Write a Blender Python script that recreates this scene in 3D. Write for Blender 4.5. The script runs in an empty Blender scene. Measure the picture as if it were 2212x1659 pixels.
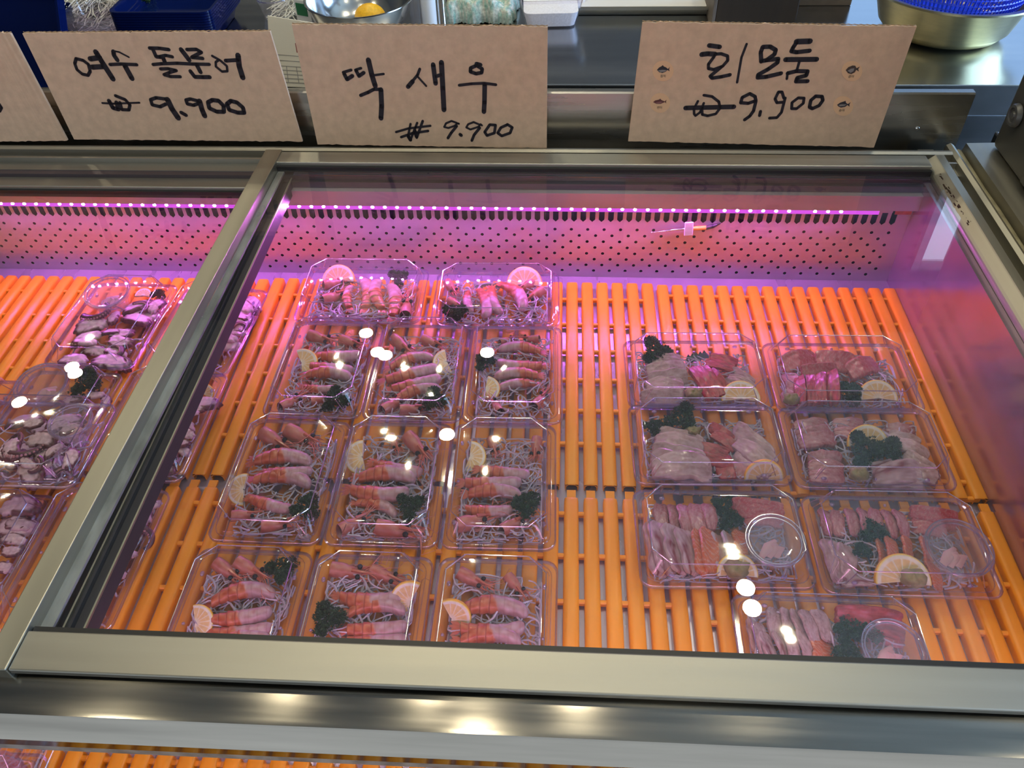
import bpy, math, random
from mathutils import Vector, Matrix, noise
R = random.Random(11)
C = bpy.context.scene.collection
PI = math.pi
V = Vector
# ------------------------------------------------------------------ camera
FL, W, H, CH = 1775.2317, 2212, 1659, 0.74
cf = V((-0.05326996, 0.70805392, -0.70414626)); cr = V((0.99835872, 0.05261224, -0.02262346)); cu = V((-0.02102808, 0.70419571, 0.70969445))
CP = V((0, 0, CH))
cam = bpy.data.cameras.new('camera'); cam.sensor_fit = 'HORIZONTAL'; cam.sensor_width = 36; cam.lens = FL / W * 36
cam.clip_start = 0.01; cam.clip_end = 100
co = bpy.data.objects.new('camera', cam); C.objects.link(co)
co.matrix_world = Matrix(((cr.x, cu.x, -cf.x, 0), (cr.y, cu.y, -cf.y, 0), (cr.z, cu.z, -cf.z, CH), (0, 0, 0, 1)))
bpy.context.scene.camera = co
def ray(px, py): return cf + cr * ((px - W / 2) / FL) - cu * ((py - H / 2) / FL)
def at(px, py, z=0.0):
    d = ray(px, py); return CP + d * ((z - CH) / d.z)
def aty(px, py, y):
    d = ray(px, py); return CP + d * (y / d.y)
def atpl(px, py, p0, n):
    d = ray(px, py); return CP + d * ((p0 - CP).dot(n) / d.dot(n))
# ------------------------------------------------------------------ materials
def newmat(name):
    m = bpy.data.materials.new(name); m.use_nodes = True
    nt = m.node_tree; nt.nodes.clear(); return m, nt, nt.nodes, nt.links
def srgb(*c): return tuple(((v / 255) / 12.92 if v / 255 <= .04045 else ((v / 255 + .055) / 1.055) ** 2.4) for v in c) + (1,)
def setp(b, **k):
    for a, v in k.items():
        if a in b.inputs: b.inputs[a].default_value = v
def pbr(name, col, rough=.5, metal=0., nscale=0, namt=0., bump=0., stretch=(1, 1, 1), attr=False, sub=0., coat=0., spec=.5, rvar=0., aniso=0.):
    m, nt, N, L = newmat(name)
    o = N.new('ShaderNodeOutputMaterial'); b = N.new('ShaderNodeBsdfPrincipled'); L.new(b.outputs[0], o.inputs[0])
    setp(b, **{'Base Color': col, 'Roughness': rough, 'Metallic': metal, 'Specular IOR Level': spec, 'Coat Weight': coat, 'Subsurface Weight': sub, 'Coat Roughness': .15})
    if sub: b.inputs['Subsurface Radius'].default_value = (.006, .003, .003); b.inputs['Subsurface Scale'].default_value = 1.0
    src = None
    if aniso:
        b.inputs['Anisotropic'].default_value = aniso; tg = N.new('ShaderNodeTangent'); tg.direction_type = 'RADIAL'; tg.axis = 'X'; L.new(tg.outputs[0], b.inputs['Tangent'])
    if attr:
        a = N.new('ShaderNodeAttribute'); a.attribute_name = 'Col'; src = a.outputs['Color']; L.new(src, b.inputs['Base Color'])
    if nscale:
        tc = N.new('ShaderNodeTexCoord'); mp = N.new('ShaderNodeMapping'); mp.inputs['Scale'].default_value = stretch
        t = N.new('ShaderNodeTexNoise'); t.inputs['Scale'].default_value = nscale; t.inputs['Detail'].default_value = 4
        L.new(tc.outputs['Object'], mp.inputs[0]); L.new(mp.outputs[0], t.inputs['Vector'])
        if namt:
            mx = N.new('ShaderNodeMix'); mx.data_type = 'RGBA'; mx.blend_type = 'MULTIPLY'; mx.inputs['Factor'].default_value = 1
            rp = N.new('ShaderNodeMapRange'); rp.inputs[1].default_value = .3; rp.inputs[2].default_value = .7; rp.inputs[3].default_value = 1 - namt; rp.inputs[4].default_value = 1 + namt * .4
            L.new(t.outputs['Fac'], rp.inputs[0]); L.new(rp.outputs[0], mx.inputs[7])
            if src: L.new(src, mx.inputs[6])
            else: mx.inputs[6].default_value = col
            L.new(mx.outputs[2], b.inputs['Base Color'])
        if rvar:
            r2 = N.new('ShaderNodeMapRange'); r2.inputs[1].default_value = .3; r2.inputs[2].default_value = .7; r2.inputs[3].default_value = max(.02, rough - rvar); r2.inputs[4].default_value = rough + rvar
            L.new(t.outputs['Fac'], r2.inputs[0]); L.new(r2.outputs[0], b.inputs['Roughness'])
        if bump:
            bp = N.new('ShaderNodeBump'); bp.inputs['Strength'].default_value = bump; bp.inputs['Distance'].default_value = .002
            L.new(t.outputs['Fac'], bp.inputs['Height']); L.new(bp.outputs[0], b.inputs['Normal'])
    return m
def clear(name, tint, f0=.04, rough=.03, haze=0., hcol=(.8, .8, .85, 1)):
    """thin clear sheet: what passes straight on plus a Schlick mirror share, a little milky haze"""
    m, nt, N, L = newmat(name)
    o = N.new('ShaderNodeOutputMaterial'); g = N.new('ShaderNodeNewGeometry')
    d = N.new('ShaderNodeVectorMath'); d.operation = 'DOT_PRODUCT'; L.new(g.outputs['Incoming'], d.inputs[0]); L.new(g.outputs['Normal'], d.inputs[1])
    def mth(op, a, bv, clampv=False):
        n = N.new('ShaderNodeMath'); n.operation = op; n.use_clamp = clampv
        for i, x in enumerate((a, bv)):
            if x is None: continue
            if isinstance(x, (int, float)): n.inputs[i].default_value = x
            else: L.new(x, n.inputs[i])
        return n.outputs[0]
    c = mth('ABSOLUTE', d.outputs['Value'], None); c = mth('SUBTRACT', 1.0, c, True); c = mth('POWER', c, 5.0)
    F = mth('ADD', mth('MULTIPLY', c, 1 - f0), f0, True)
    t = N.new('ShaderNodeBsdfTransparent'); t.inputs[0].default_value = tint
    gl = N.new('ShaderNodeBsdfGlossy'); gl.inputs['Roughness'].default_value = rough; gl.inputs[0].default_value = (1, 1, 1, 1)
    base = t.outputs[0]
    if haze:
        df = N.new('ShaderNodeBsdfDiffuse'); df.inputs[0].default_value = hcol
        m0 = N.new('ShaderNodeMixShader'); m0.inputs[0].default_value = haze; L.new(base, m0.inputs[1]); L.new(df.outputs[0], m0.inputs[2]); base = m0.outputs[0]
    mx = N.new('ShaderNodeMixShader'); L.new(F, mx.inputs[0]); L.new(base, mx.inputs[1]); L.new(gl.outputs[0], mx.inputs[2]); L.new(mx.outputs[0], o.inputs[0])
    return m
def emis(name, col, s, sampling=None):
    m, nt, N, L = newmat(name); o = N.new('ShaderNodeOutputMaterial'); e = N.new('ShaderNodeEmission')
    e.inputs[0].default_value = col; e.inputs[1].default_value = s; L.new(e.outputs[0], o.inputs[0])
    if sampling: m.cycles.emission_sampling = sampling
    return m
M = {}
M['alu'] = pbr('brushed_aluminium', (.38, .37, .335, 1), .46, 1., 60, .10, 0, (.04, 1, 1), rvar=.05)
M['aluY'] = pbr('brushed_aluminium_lengthwise', (.42, .405, .345, 1), .42, 1., 60, .10, 0, (1, .04, 1), rvar=.05)
M['darkalu'] = pbr('dark_anodised_profile', (.055, .05, .065, 1), .4, .6)
M['steel'] = pbr('scuffed_stainless', (.52, .50, .47, 1), .26, 1., 45, .30, 0.05, (.06, 1, 1), rvar=.09)
M['trackshade'] = pbr('shaded_track_metal', (.13, .11, .13, 1), .38, .8, 40, .15, 0, (.05, 1, 1))  # track metal with shadow put into its dark colour
M['lip'] = pbr('brushed_lip_stainless', (.34, .32, .29, 1), .15, 1., 45, .40, .05, (.06, 1, 1), rvar=.07, aniso=.85)
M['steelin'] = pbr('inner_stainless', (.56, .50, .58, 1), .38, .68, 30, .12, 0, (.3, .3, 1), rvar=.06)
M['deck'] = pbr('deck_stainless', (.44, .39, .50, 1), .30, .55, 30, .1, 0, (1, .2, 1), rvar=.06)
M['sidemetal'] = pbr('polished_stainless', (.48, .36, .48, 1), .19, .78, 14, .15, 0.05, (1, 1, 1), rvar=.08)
M['counter'] = pbr('worktop_stainless', (.55, .56, .57, 1), .2, 1., 20, .12, 0.03, (.1, 1, 1), rvar=.06)
M['dark'] = pbr('led_tinted_duct', (.085, .06, .11, 1), .6)  # violet in the colour stands for LED light inside the duct
M['black'] = pbr('black_rubber', (.012, .012, .014, 1), .45)
M['grime'] = pbr('grey_gasket', (.30, .30, .30, 1), .5, 0, 60, .5, 0, (1, .3, 1))
M['mastic'] = pbr('old_sealant', (.28, .25, .15, 1), .6, 0, 60, .4)
M['orange'] = pbr('orange_plastic', (.86, .335, .013, 1), .36, 0, 25, .12, 0, (1, .2, 1), spec=.45)
M['card'] = pbr('cardboard', srgb(205, 176, 152), .9, 0, 90, .12, .1, (1, .35, 1), spec=.1)
M['cardedge'] = pbr('cardboard_edge', srgb(150, 124, 98), .95, spec=.1)
M['ink'] = pbr('marker_ink', (.012, .009, .016, 1), .5, spec=.3)
M['sticker'] = pbr('beige_sticker', srgb(216, 178, 142), .7, spec=.2)
M['fishdark'] = pbr('print_dark', (.02, .018, .028, 1), .7); M['fishred'] = pbr('print_red', (.10, .028, .03, 1), .7)
M['fishbrown'] = pbr('print_brown', (.055, .035, .03, 1), .7); M['fishgrey'] = pbr('print_grey', (.22, .2, .2, 1), .7); M['fishpink'] = pbr('print_pink', (.22, .09, .09, 1), .7)
M['glass'] = clear('float_glass', (.95, .965, .96, 1), .045, .0)
M['pet'] = clear('clear_plastic', (.94, .92, .97, 1), .038, .05, .012)
M['petrim'] = clear('clear_plastic_rim', (.72, .66, .92, 1), .22, .12, .04)  # clear plastic, LED glow put in as a violet tint
M['petglint'] = clear('clear_plastic_glint', (.72, .66, .90, 1), .46, .15, .06)  # violet tint and strong mirror share imitate bright edge highlights
M['petcup'] = clear('cup_plastic', (.92, .91, .94, 1), .07, .06, .085)
M['food'] = pbr('seafood', (.8, .8, .8, 1), .36, 0, 150, .14, .14, attr=True, coat=.35, spec=.5)
M['foodw'] = pbr('wet_octopus', (.8, .8, .8, 1), .32, 0, 160, .25, .25, attr=True, coat=.4)
M['lemon'] = pbr('lemon', (.8, .8, .8, 1), .45, 0, 200, .15, .2, attr=True, coat=.2)
M['rind'] = pbr('lemon_rind', (.90, .50, .02, 1), .4, 0, 250, .15, .3)
M['eye'] = pbr('shrimp_eye', (.006, .006, .008, 1), .12)
M['feeler'] = pbr('shrimp_feeler', (.62, .20, .13, 1), .45)
M['parsley'] = pbr('parsley_leaf', (.026, .075, .016, 1), .5, 0, 160, .7)
M['stem'] = pbr('parsley_stem', (.10, .16, .03, 1), .5)
M['radish'] = pbr('radish', (.52, .48, .54, 1), .35, coat=.2)
M['radishw'] = pbr('brightened_radish', (.82, .82, .78, 1), .35)  # radish copy, colour brightened to make up for low light
M['wasabi'] = pbr('wasabi', (.30, .27, .10, 1), .7, 0, 150, .3, .5)
M['leaf'] = pbr('plastic_leaf', (.012, .05, .02, 1), .35)
M['ginger'] = pbr('pickled_ginger', (.75, .45, .40, 1), .4)
M['led_tape'] = emis('led_tape', (.9, .10, 1, 1), 1.0, 'NONE')
M['led'] = emis('led_diode', (.88, .19, 1, 1), 1150)
M['white'] = pbr('white_plastic', (.78, .78, .80, 1), .4); M['salt'] = pbr('salt', (.85, .86, .88, 1), .9, 0, 300, .1, .3)
M['gold'] = pbr('gold_aluminium', (.68, .60, .36, 1), .3, 1., 40, .08, 0, (1, 1, 6))
M['bowlsteel'] = pbr('bowl_stainless', (.66, .65, .63, 1), .16, 1.)
M['bluemesh'] = pbr('blue_plastic', (.015, .06, .75, 1), .35)
M['navy'] = clear('navy_plastic', (.012, .035, .22, 1), .022, .08, .55, (.004, .014, .12, 1))
M['wood'] = pbr('dark_wood', (.035, .022, .014, 1), .5, 0, 18, .6, .1, (1, 1, .12)); M['woodside'] = pbr('grey_wood', (.16, .13, .11, 1), .6, 0, 30, .3)
M['paper'] = pbr('paper', srgb(215, 208, 190), .8); M['print'] = pbr('paper_print', srgb(150, 146, 138), .8); M['stamp'] = pbr('red_stamp', srgb(150, 90, 84), .8)
M['green'] = pbr('green_print', (.02, .16, .07, 1), .5)
M['box'] = pbr('dark_olive_enamel', (.050, .048, .040, 1), .38, 0, 12, .1); M['knob'] = pbr('grey_lock', (.10, .10, .10, 1), .4, .4)
M['ceil'] = pbr('ceiling_paint', (.34, .31, .25, 1), .9, 0, 3, .15); M['wall'] = pbr('wall_paint', (.07, .065, .06, 1), .8, 0, 4, .15); M['floor'] = pbr('floor_tile', (.42, .46, .52, 1), .4, 0, 6, .2)
M['lamp'] = emis('lamp_lens', (1, .88, .60, 1), 330); M['pane'] = emis('daylit_pane', (.55, .74, 1, 1), 3.4); M['pane2'] = emis('daylit_pane_wide', (.40, .64, 1, 1), 14.0)
M['pane3'] = emis('daylit_pane_low', (.36, .60, 1, 1), 1.35)
M['frame'] = pbr('window_frame', (.25, .26, .28, 1), .5)
M['yarn'] = pbr('knit_yarn', (.8, .8, .8, 1), .95, 0, 220, .35, .8, attr=True, spec=.1)
M['rust'] = pbr('rust', (.03, .012, .006, 1), .9); M['pinklabel'] = pbr('old_sticker', srgb(190, 90, 80), .6, 0, 140, .3)
M['orangeknife'] = pbr('orange_grip', (.75, .33, .03, 1), .5)
# ------------------------------------------------------------------ mesh builder
class MB:
    def __init__(s): s.v = []; s.f = []; s.c = []
    def add(s, vs, fs, col=None):
        b = len(s.v); s.v += [tuple(x) for x in vs]; s.f += [tuple(b + i for i in f) for f in fs]
        if col is not None: s.c += (list(col) if isinstance(col, list) else [col] * len(vs))
        return s
    def box(s, x0, x1, y0, y1, z0, z1, col=None):
        return s.add([(x0, y0, z0), (x1, y0, z0), (x1, y1, z0), (x0, y1, z0), (x0, y0, z1), (x1, y0, z1), (x1, y1, z1), (x0, y1, z1)],
                     [(0, 3, 2, 1), (4, 5, 6, 7), (0, 1, 5, 4), (1, 2, 6, 5), (2, 3, 7, 6), (3, 0, 4, 7)], col)
    def hexa(s, p): return s.add(p, [(0, 3, 2, 1), (4, 5, 6, 7), (0, 1, 5, 4), (1, 2, 6, 5), (2, 3, 7, 6), (3, 0, 4, 7)])
    def extx(s, prof, x0, x1):      # closed (y,z) profile along x
        n = len(prof); v = [(x0, y, z) for y, z in prof] + [(x1, y, z) for y, z in prof]
        return s.add(v, [(i, (i + 1) % n, n + (i + 1) % n, n + i) for i in range(n)] + [tuple(range(n))[::-1], tuple(range(n, 2 * n))])
    def exty(s, prof, y0, y1):
        n = len(prof); v = [(x, y0, z) for x, z in prof] + [(x, y1, z) for x, z in prof]
        return s.add(v, [(i, n + i, n + (i + 1) % n, (i + 1) % n) for i in range(n)] + [tuple(range(n)), tuple(range(n, 2 * n))[::-1]])
    def tube(s, path, rad, seg=6, col=None, cap=True, flat=1.0):
        P = [V(p) for p in path]; n = len(P)
        if not isinstance(rad, (list, tuple)): rad = [rad] * n
        nrm = None; vs = []; cs = []
        for i in range(n):
            t = (P[min(i + 1, n - 1)] - P[max(i - 1, 0)]).normalized()
            if nrm is None:
                nrm = t.cross(V((0, 0, 1)));
                if nrm.length < .1: nrm = t.cross(V((1, 0, 0)))
            nrm = (nrm - t * nrm.dot(t)).normalized(); bi = t.cross(nrm)
            for k in range(seg):
                a = 2 * PI * k / seg; vs.append(P[i] + nrm * (math.cos(a) * rad[i]) + bi * (math.sin(a) * rad[i] * flat))
                if col is not None: cs.append(col[i] if isinstance(col, list) else col)
        fs = [(i * seg + k, i * seg + (k + 1) % seg, (i + 1) * seg + (k + 1) % seg, (i + 1) * seg + k) for i in range(n - 1) for k in range(seg)]
        if cap: fs += [tuple(range(seg))[::-1], tuple(range((n - 1) * seg, n * seg))]
        return s.add(vs, fs, cs if col is not None else None)
    def lathe(s, prof, seg=32, close=False, col=None):
        n = len(prof); vs = [(r * math.cos(2 * PI * k / seg), r * math.sin(2 * PI * k / seg), z) for r, z in prof for k in range(seg)]
        fs = [(i * seg + k, i * seg + (k + 1) % seg, (i + 1) * seg + (k + 1) % seg, (i + 1) * seg + k) for i in range(n - 1) for k in range(seg)]
        if close: fs += [tuple(range(seg))[::-1]]
        return s.add(vs, fs, col)
    def rings(s, rs, cap0=False, cap1=False):
        n = len(rs[0]); vs = [p for r in rs for p in r]
        fs = [(i * n + k, i * n + (k + 1) % n, (i + 1) * n + (k + 1) % n, (i + 1) * n + k) for i in range(len(rs) - 1) for k in range(n)]
        if cap0: fs.append(tuple(range(n))[::-1])
        if cap1: fs.append(tuple(range((len(rs) - 1) * n, len(rs) * n)))
        return s.add(vs, fs)
    def ball(s, c, r, seg=10, rg=6, sc=(1, 1, 1), col=None):
        vs = []; fs = []
        for i in range(rg + 1):
            t = PI * i / rg
            for k in range(seg):
                a = 2 * PI * k / seg; vs.append((c[0] + r * sc[0] * math.sin(t) * math.cos(a), c[1] + r * sc[1] * math.sin(t) * math.sin(a), c[2] + r * sc[2] * math.cos(t)))
        fs = [(i * seg + k, (i + 1) * seg + k, (i + 1) * seg + (k + 1) % seg, i * seg + (k + 1) % seg) for i in range(rg) for k in range(seg)]
        return s.add(vs, fs, col)
    def mesh(s, name, mat, smooth=None):
        m = bpy.data.meshes.new(name); m.from_pydata(s.v, [], s.f); m.materials.append(mat)
        if s.c:
            a = m.color_attributes.new('Col', 'FLOAT_COLOR', 'POINT')
            if mat.name in ('seafood', 'wet_octopus'): s.c = [(c[0] ** 1.1 * .74, c[1] ** 1.1 * .61, c[2] ** 1.1 * .60) for c in s.c] if mat.name == 'seafood' else [(c[0] * .95, c[1] * .80, c[2] * .84) for c in s.c]
        elif mat.name == 'lemon': s.c = [(c[0] * .80, c[1] * .72, c[2] * .68) for c in s.c]
            
        for i, c in enumerate(s.c): a.data[i].color = (c[0], c[1], c[2], 1)
        if smooth:
            m.polygons.foreach_set('use_smooth', [True] * len(m.polygons))
            if smooth < 180: m.set_sharp_from_angle(angle=math.radians(smooth))
        m.update(); return m
    def build(s, name, mat, parent=None, smooth=None, bevel=0):
        return obj(name, s.mesh(name, mat, smooth), parent, bevel)
def obj(name, me, parent=None, bevel=0):
    o = bpy.data.objects.new(name, me); C.objects.link(o)
    if parent: o.parent = parent
    if bevel:
        b = o.modifiers.new('edge', 'BEVEL'); b.width = bevel; b.segments = 2; b.limit_method = 'ANGLE'; b.angle_limit = math.radians(35)
    return o
def tag(o, label, cat, group=None, kind=None):
    if label: o['label'] = label
    if cat: o['category'] = cat
    if group: o['group'] = group
    if kind: o['kind'] = kind
    return o
def empty(name, loc=(0, 0, 0)):
    o = bpy.data.objects.new(name, None); o.location = loc; o.empty_display_size = .02; C.objects.link(o); return o
def struct(name, mb, mat, label=None):
    o = mb.build(name, mat); o['kind'] = 'structure'
    if label: o['label'] = label
    return o
# ------------------------------------------------------------------ room
CZ, FZ, BY = 1.95, -.82, 2.75
struct('floor', MB().box(-3.1, 3, -3, BY, FZ - .05, FZ), M['floor'])
struct('ceiling', MB().box(-3.1, 3, -3, BY + .1, CZ, CZ + .05), M['ceil'])
struct('wall_back', MB().box(-3.1, 3, BY, BY + .1, FZ, CZ), M['wall'])
wr = MB(); wr.box(2.4, 2.5, -3, BY, FZ, .05); wr.box(2.4, 2.5, -3, BY, 1.6, CZ); wr.box(2.4, 2.5, -3, -.6, .05, 1.6); wr.box(2.4, 2.5, 2.3, BY, .05, 1.6)
struct('wall_right', wr, M['wall'])
struct('wall_left', MB().box(-3.1, -3.0, -3, BY, FZ, CZ), M['wall'])
def window(n, fr, pane, m):
    f = MB()
    for b in fr: f.box(*b)
    fo = f.build('window_%d' % n, M['frame'], bevel=.003); fo['kind'] = 'structure'
    MB().box(*pane).build('window_pane', m, fo)
window(1, [(1.40, 1.43, BY - .03, BY + .0, 1.12, 1.60), (1.63, 1.66, BY - .03, BY, 1.12, 1.60), (1.43, 1.63, BY - .03, BY, 1.12, 1.16), (1.43, 1.63, BY - .03, BY, 1.56, 1.60), (1.52, 1.535, BY - .03, BY, 1.16, 1.56)],
       (1.43, 1.63, BY - .012, BY - .006, 1.16, 1.56), M['pane'])
window(2, [(2.39, 2.44, -.6, 2.3, .05, .09), (2.39, 2.44, -.6, 2.3, 1.56, 1.6), (2.39, 2.44, -.6, -.55, .09, 1.56), (2.39, 2.44, 2.25, 2.3, .09, 1.56), (2.39, 2.44, .8, .84, .09, 1.56)],
       (2.42, 2.43, -.55, 2.25, .09, 1.56), M['pane2'])
window(3, [(.72, 2.3, BY - .03, BY, .33, .37), (.72, 2.3, BY - .03, BY, 1.01, 1.05), (.72, .76, BY - .03, BY, .37, 1.01), (2.26, 2.3, BY - .03, BY, .37, 1.01), (1.62, 1.66, BY - .03, BY, .37, 1.01)],
       (.76, 2.26, BY - .012, BY - .006, .37, 1.01), M['pane3'])
# ceiling lamps, where their mirror images lie in the glass
lamps = [(1612, 1266), (1626, 1310), (815, 757), (832, 764), (1052, 758), (145, 774), (152, 788), (965, 935), (30, 850), (790, 716)]
lp = []
for px, py in lamps:
    g = at(px, py, .165); d = ray(px, py); t = (CZ - .02 - .165) / -d.z
    lp.append((g.x + d.x * t, g.y + d.y * t))
for px, py in ((620, 1490), (925, 1500), (1245, 1520)):
    g = at(px, py, .153); d = ray(px, py); t = (CZ - .02 - .153) / -d.z; lp.append((g.x + d.x * t, g.y + d.y * t))
lp += [(-1.2, .2), (.3, -.5), (1.3, .1), (-.2, .45)]
LN = ['over the right-hand boxes, its rear twin', 'over the right-hand boxes, its front twin', 'over the far worktop, left of a pair', 'over the far worktop, right of a pair', 'alone over the far worktop',
      'over the far left corner, left of a pair', 'over the far left corner, right of a pair', 'over the middle of the worktop', 'over the octopus boxes', 'deepest over the far worktop', 'in the near row, left', 'in the near row, middle', 'in the near row, right', 'over the left aisle', 'over the middle aisle behind the viewer', 'over the right aisle', 'straight above the display case front']
pm = MB().lathe([(.030, -.004), (.030, .004), (.045, .0), (.045, .018), (.030, .02)], 24).mesh('lamp_ring', M['frame'], 40)
lm = MB().lathe([(.0001, 0), (.029, 0)], 24).mesh('lamp_lens', M['lamp'])
for i, (x, y) in enumerate(lp):
    y = min(y, BY - .08)
    o = obj('ceiling_downlight', pm); o.location = (x, y, CZ - .02); obj('lens', lm, o)
    tag(o, 'small round warm ceiling downlight ' + LN[i], 'ceiling light', 'ceiling downlights')
# ------------------------------------------------------------------ display case
YW, XW, DZ, XL = .9862, .4798, -.012, -1.25
GZ = .17                                   # top of the upper sliding door frame
case = empty('display_case', (-.3, .6, FZ))
tag(case, 'long stainless refrigerated display case with sliding glass top full of seafood boxes', 'display case')
def part(name, mb, mat, smooth=None, bevel=0, label=None):
    o = mb.build(name, mat, case, smooth, bevel); o.matrix_parent_inverse = Matrix.Translation(-case.location)
    if label: o['label'] = label
    return o
# perforated back panel
pan = MB(); P, RS = .0232, .0103
h8 = aty(1214.3, 583.5, YW); z8 = h8.z; rows = [z8 + RS * i for i in range(8)]
def hole_cell(cx, cz, hw, hh, ins):         # rectangular cell round an opening given by eight points
    out = [(-hw, -hh), (0, -hh), (hw, -hh), (hw, 0), (hw, hh), (0, hh), (-hw, hh), (-hw, 0)]
    pan.add([(cx + a, YW, cz + b) for a, b in out] + [(cx + a, YW, cz + b) for a, b in ins], [(i, (i + 1) % 8, 8 + (i + 1) % 8, 8 + i) for i in range(8)])
def rect(x0, x1, z0, z1): pan.add([(x0, YW, z0), (x1, YW, z0), (x1, YW, z1), (x0, YW, z1)], [(0, 1, 2, 3)])
r = .0024; circ = [(r * math.cos(a), r * math.sin(a)) for a in [-3 * PI / 4 + i * PI / 4 for i in range(8)]]
for i, z in enumerate(rows):
    x = h8.x + (P / 2 if i % 2 else 0)
    while x + P < XW - .012: x += P
    rect(x + P / 2, XW, z - RS / 2, z + RS / 2)
    while x > XL + P:
        hole_cell(x, z, P / 2, RS / 2, circ); x -= P
zt = rows[-1] + RS / 2
rect(XL, XW, DZ, rows[0] - RS / 2)
sl0, slp, slw, slb, slt = aty(1350 + 60 / 6.32, 470, YW).x, .01285, .0039, .0845, .112
rect(XL, XW, zt, slb - .003)
x = sl0
while x + slp < XW - .02: x += slp
zc = (slb - .003 + slt + .003) / 2; hh = (slt - slb) / 2 + .003; sh = (slt - slb) / 2
ins = [(-slw * .7, -sh + slw * .3), (0, -sh), (slw * .7, -sh + slw * .3), (slw, 0), (slw * .7, sh - slw * .3), (0, sh), (-slw * .7, sh - slw * .3), (-slw, 0)]
ins = [(-slw, -sh + slw), (0, -sh), (slw, -sh + slw), (slw, 0), (slw, sh - slw), (0, sh), (-slw, sh - slw), (-slw, 0)]
rect(x + slp / 2, XW, zc - hh, zc + hh)
while x > XL + P:
    hole_cell(x, zc, slp / 2, hh, ins); x -= slp
rect(XL, XW, slt + .003, .125)
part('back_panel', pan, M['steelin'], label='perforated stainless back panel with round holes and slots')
part('air_duct', MB().box(XL, XW + .02, YW + .014, YW + .03, DZ, .13), M['dark'])
led_z = .1130
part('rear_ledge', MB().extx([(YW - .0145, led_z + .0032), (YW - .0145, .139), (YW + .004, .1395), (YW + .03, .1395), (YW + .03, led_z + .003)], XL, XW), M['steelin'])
part('rear_track', MB().extx([(YW + .010, .1395), (YW + .010, .155), (YW + .030, .155), (YW + .030, .162), (YW + .034, .162), (YW + .034, .155), (YW + .050, .155), (YW + .050, .164), (YW + .055, .166), (YW + .062, .164), (YW + .062, .120), (YW + .02, .120), (YW + .02, .1395)], XL, .53), M['alu'], 30)
part('track_inner_shade', MB().extx([(YW - .006, .1395), (YW - .005, .1475), (YW + .001, .148), (YW + .001, .1535), (YW + .010, .154), (YW + .010, .1395)], XL, XW + .01), M['trackshade'], 30)  # inner track face, darkened in colour to stand for shade
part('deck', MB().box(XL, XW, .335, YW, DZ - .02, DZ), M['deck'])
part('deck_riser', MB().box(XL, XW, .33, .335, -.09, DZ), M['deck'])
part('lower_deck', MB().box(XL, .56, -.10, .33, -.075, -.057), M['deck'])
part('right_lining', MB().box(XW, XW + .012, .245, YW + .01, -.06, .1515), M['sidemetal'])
rim = MB().exty([(XW + .012, .1495), (XW + .013, .1515), (XW + .014, .156), (.515, .156), (.517, .150), (.527, .150), (.530, .163), (.535, .166), (.540, .163), (.541, .152), (.553, .152), (.556, .166), (.60, .167), (.605, .162), (.605, .08), (XW + .012, .08)], .238, 1.065)
part('right_rim', rim, M['aluY'], 30)
part('rim_sealant', MB().tube([(.546, .26 + i * .05, .1535 + .0008 * math.sin(i * 2.1)) for i in range(17)], .0055, 8), M['mastic'], 60)
part('end_wall', MB().box(.56, .605, .237, 1.065, FZ, .08), M['steel'])
front = MB().extx([(.2337, .1548), (.2350, .1574), (.2385, .158), (.289, .158), (.289, .140), (.252, .140), (.252, .092), (.2375, .092), (.2375, .135), (.2242, .1380), (.2236, .1395)], XL, .605)
part('front_lip', front, M['lip'], 25)
part('front_trim', MB().extx([(.2400, .076), (.2400, .0895), (.252, .0895), (.252, .076)], XL, .605), M['grime'], bevel=.001)
part('front_glass', MB().box(XL, .56, .244, .248, -.02, .076), M['glass'])
part('front_panel', MB().box(XL, .605, -.115, -.10, FZ, -.02), M['steel'])
part('lower_end_wall', MB().box(.56, .605, -.10, .237, FZ, -.02), M['steel'])
part('case_back', MB().box(XL, .605, YW + .04, YW + .078, FZ, .120), M['steel'])
ub = at(1230, 302, .160); ut = aty(1980, 198, ub.y + .004).z
part('upstand', MB().extx([(ub.y, .12), (ub.y, ut - .002), (ub.y + .002, ut), (ub.y + .012, ut), (ub.y + .012, ut - .006), (ub.y + .003, ut - .007), (ub.y + .003, .12)], XL, aty(2090, 250, ub.y).x), M['steel'], 30, label='upright stainless strip the cardboard signs lean on')
scr = MB().ball((0, 0, 0), .0035, 12, 6, (1, .5, 1)); so = part('screw', scr, M['bowlsteel'], 80); so.location = V(aty(1981, 278, ub.y)) - V((0, 0, 0))
# LED strip with single diodes
ls = empty('led_strip', (0, YW - .005, led_z))
tag(ls, 'long pink-violet LED strip glowing under the rear ledge of the case', 'light strip')
lx1 = aty(1905, 446, YW - .01).x
tp = MB().box(XL + .05, lx1, -.0035, .005, -.0065, .0).build('tape', M['led_tape'], ls)
cover = MB().box(lx1, lx1 + .018, -.003, .006, -.004, .004).build('end_cap', M['steelin'], ls)
dm = MB().ball((0, 0, 0), .0019, 8, 4, (1.25, .8, .9)).mesh('diode', M['led'], 80)
d0 = aty(1126, 442, YW - .012).x
for k in range(-45, 26):
    xx = d0 + k * .01735
    if xx < lx1 - .02 and k not in (22,):
        o = obj('diode', dm, ls); o.location = (xx, -.0048, -.0016)
l2 = empty('led_strip', (0, .272, .1375)); tag(l2, 'second light strip, under the front lip above the lower shelf', 'light strip')
MB().box(XL + .05, .5, -.006, .006, -.003, .0024).build('tape', emis('led_tape_front', (1, .42, .72, 1), 16), l2)
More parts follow.
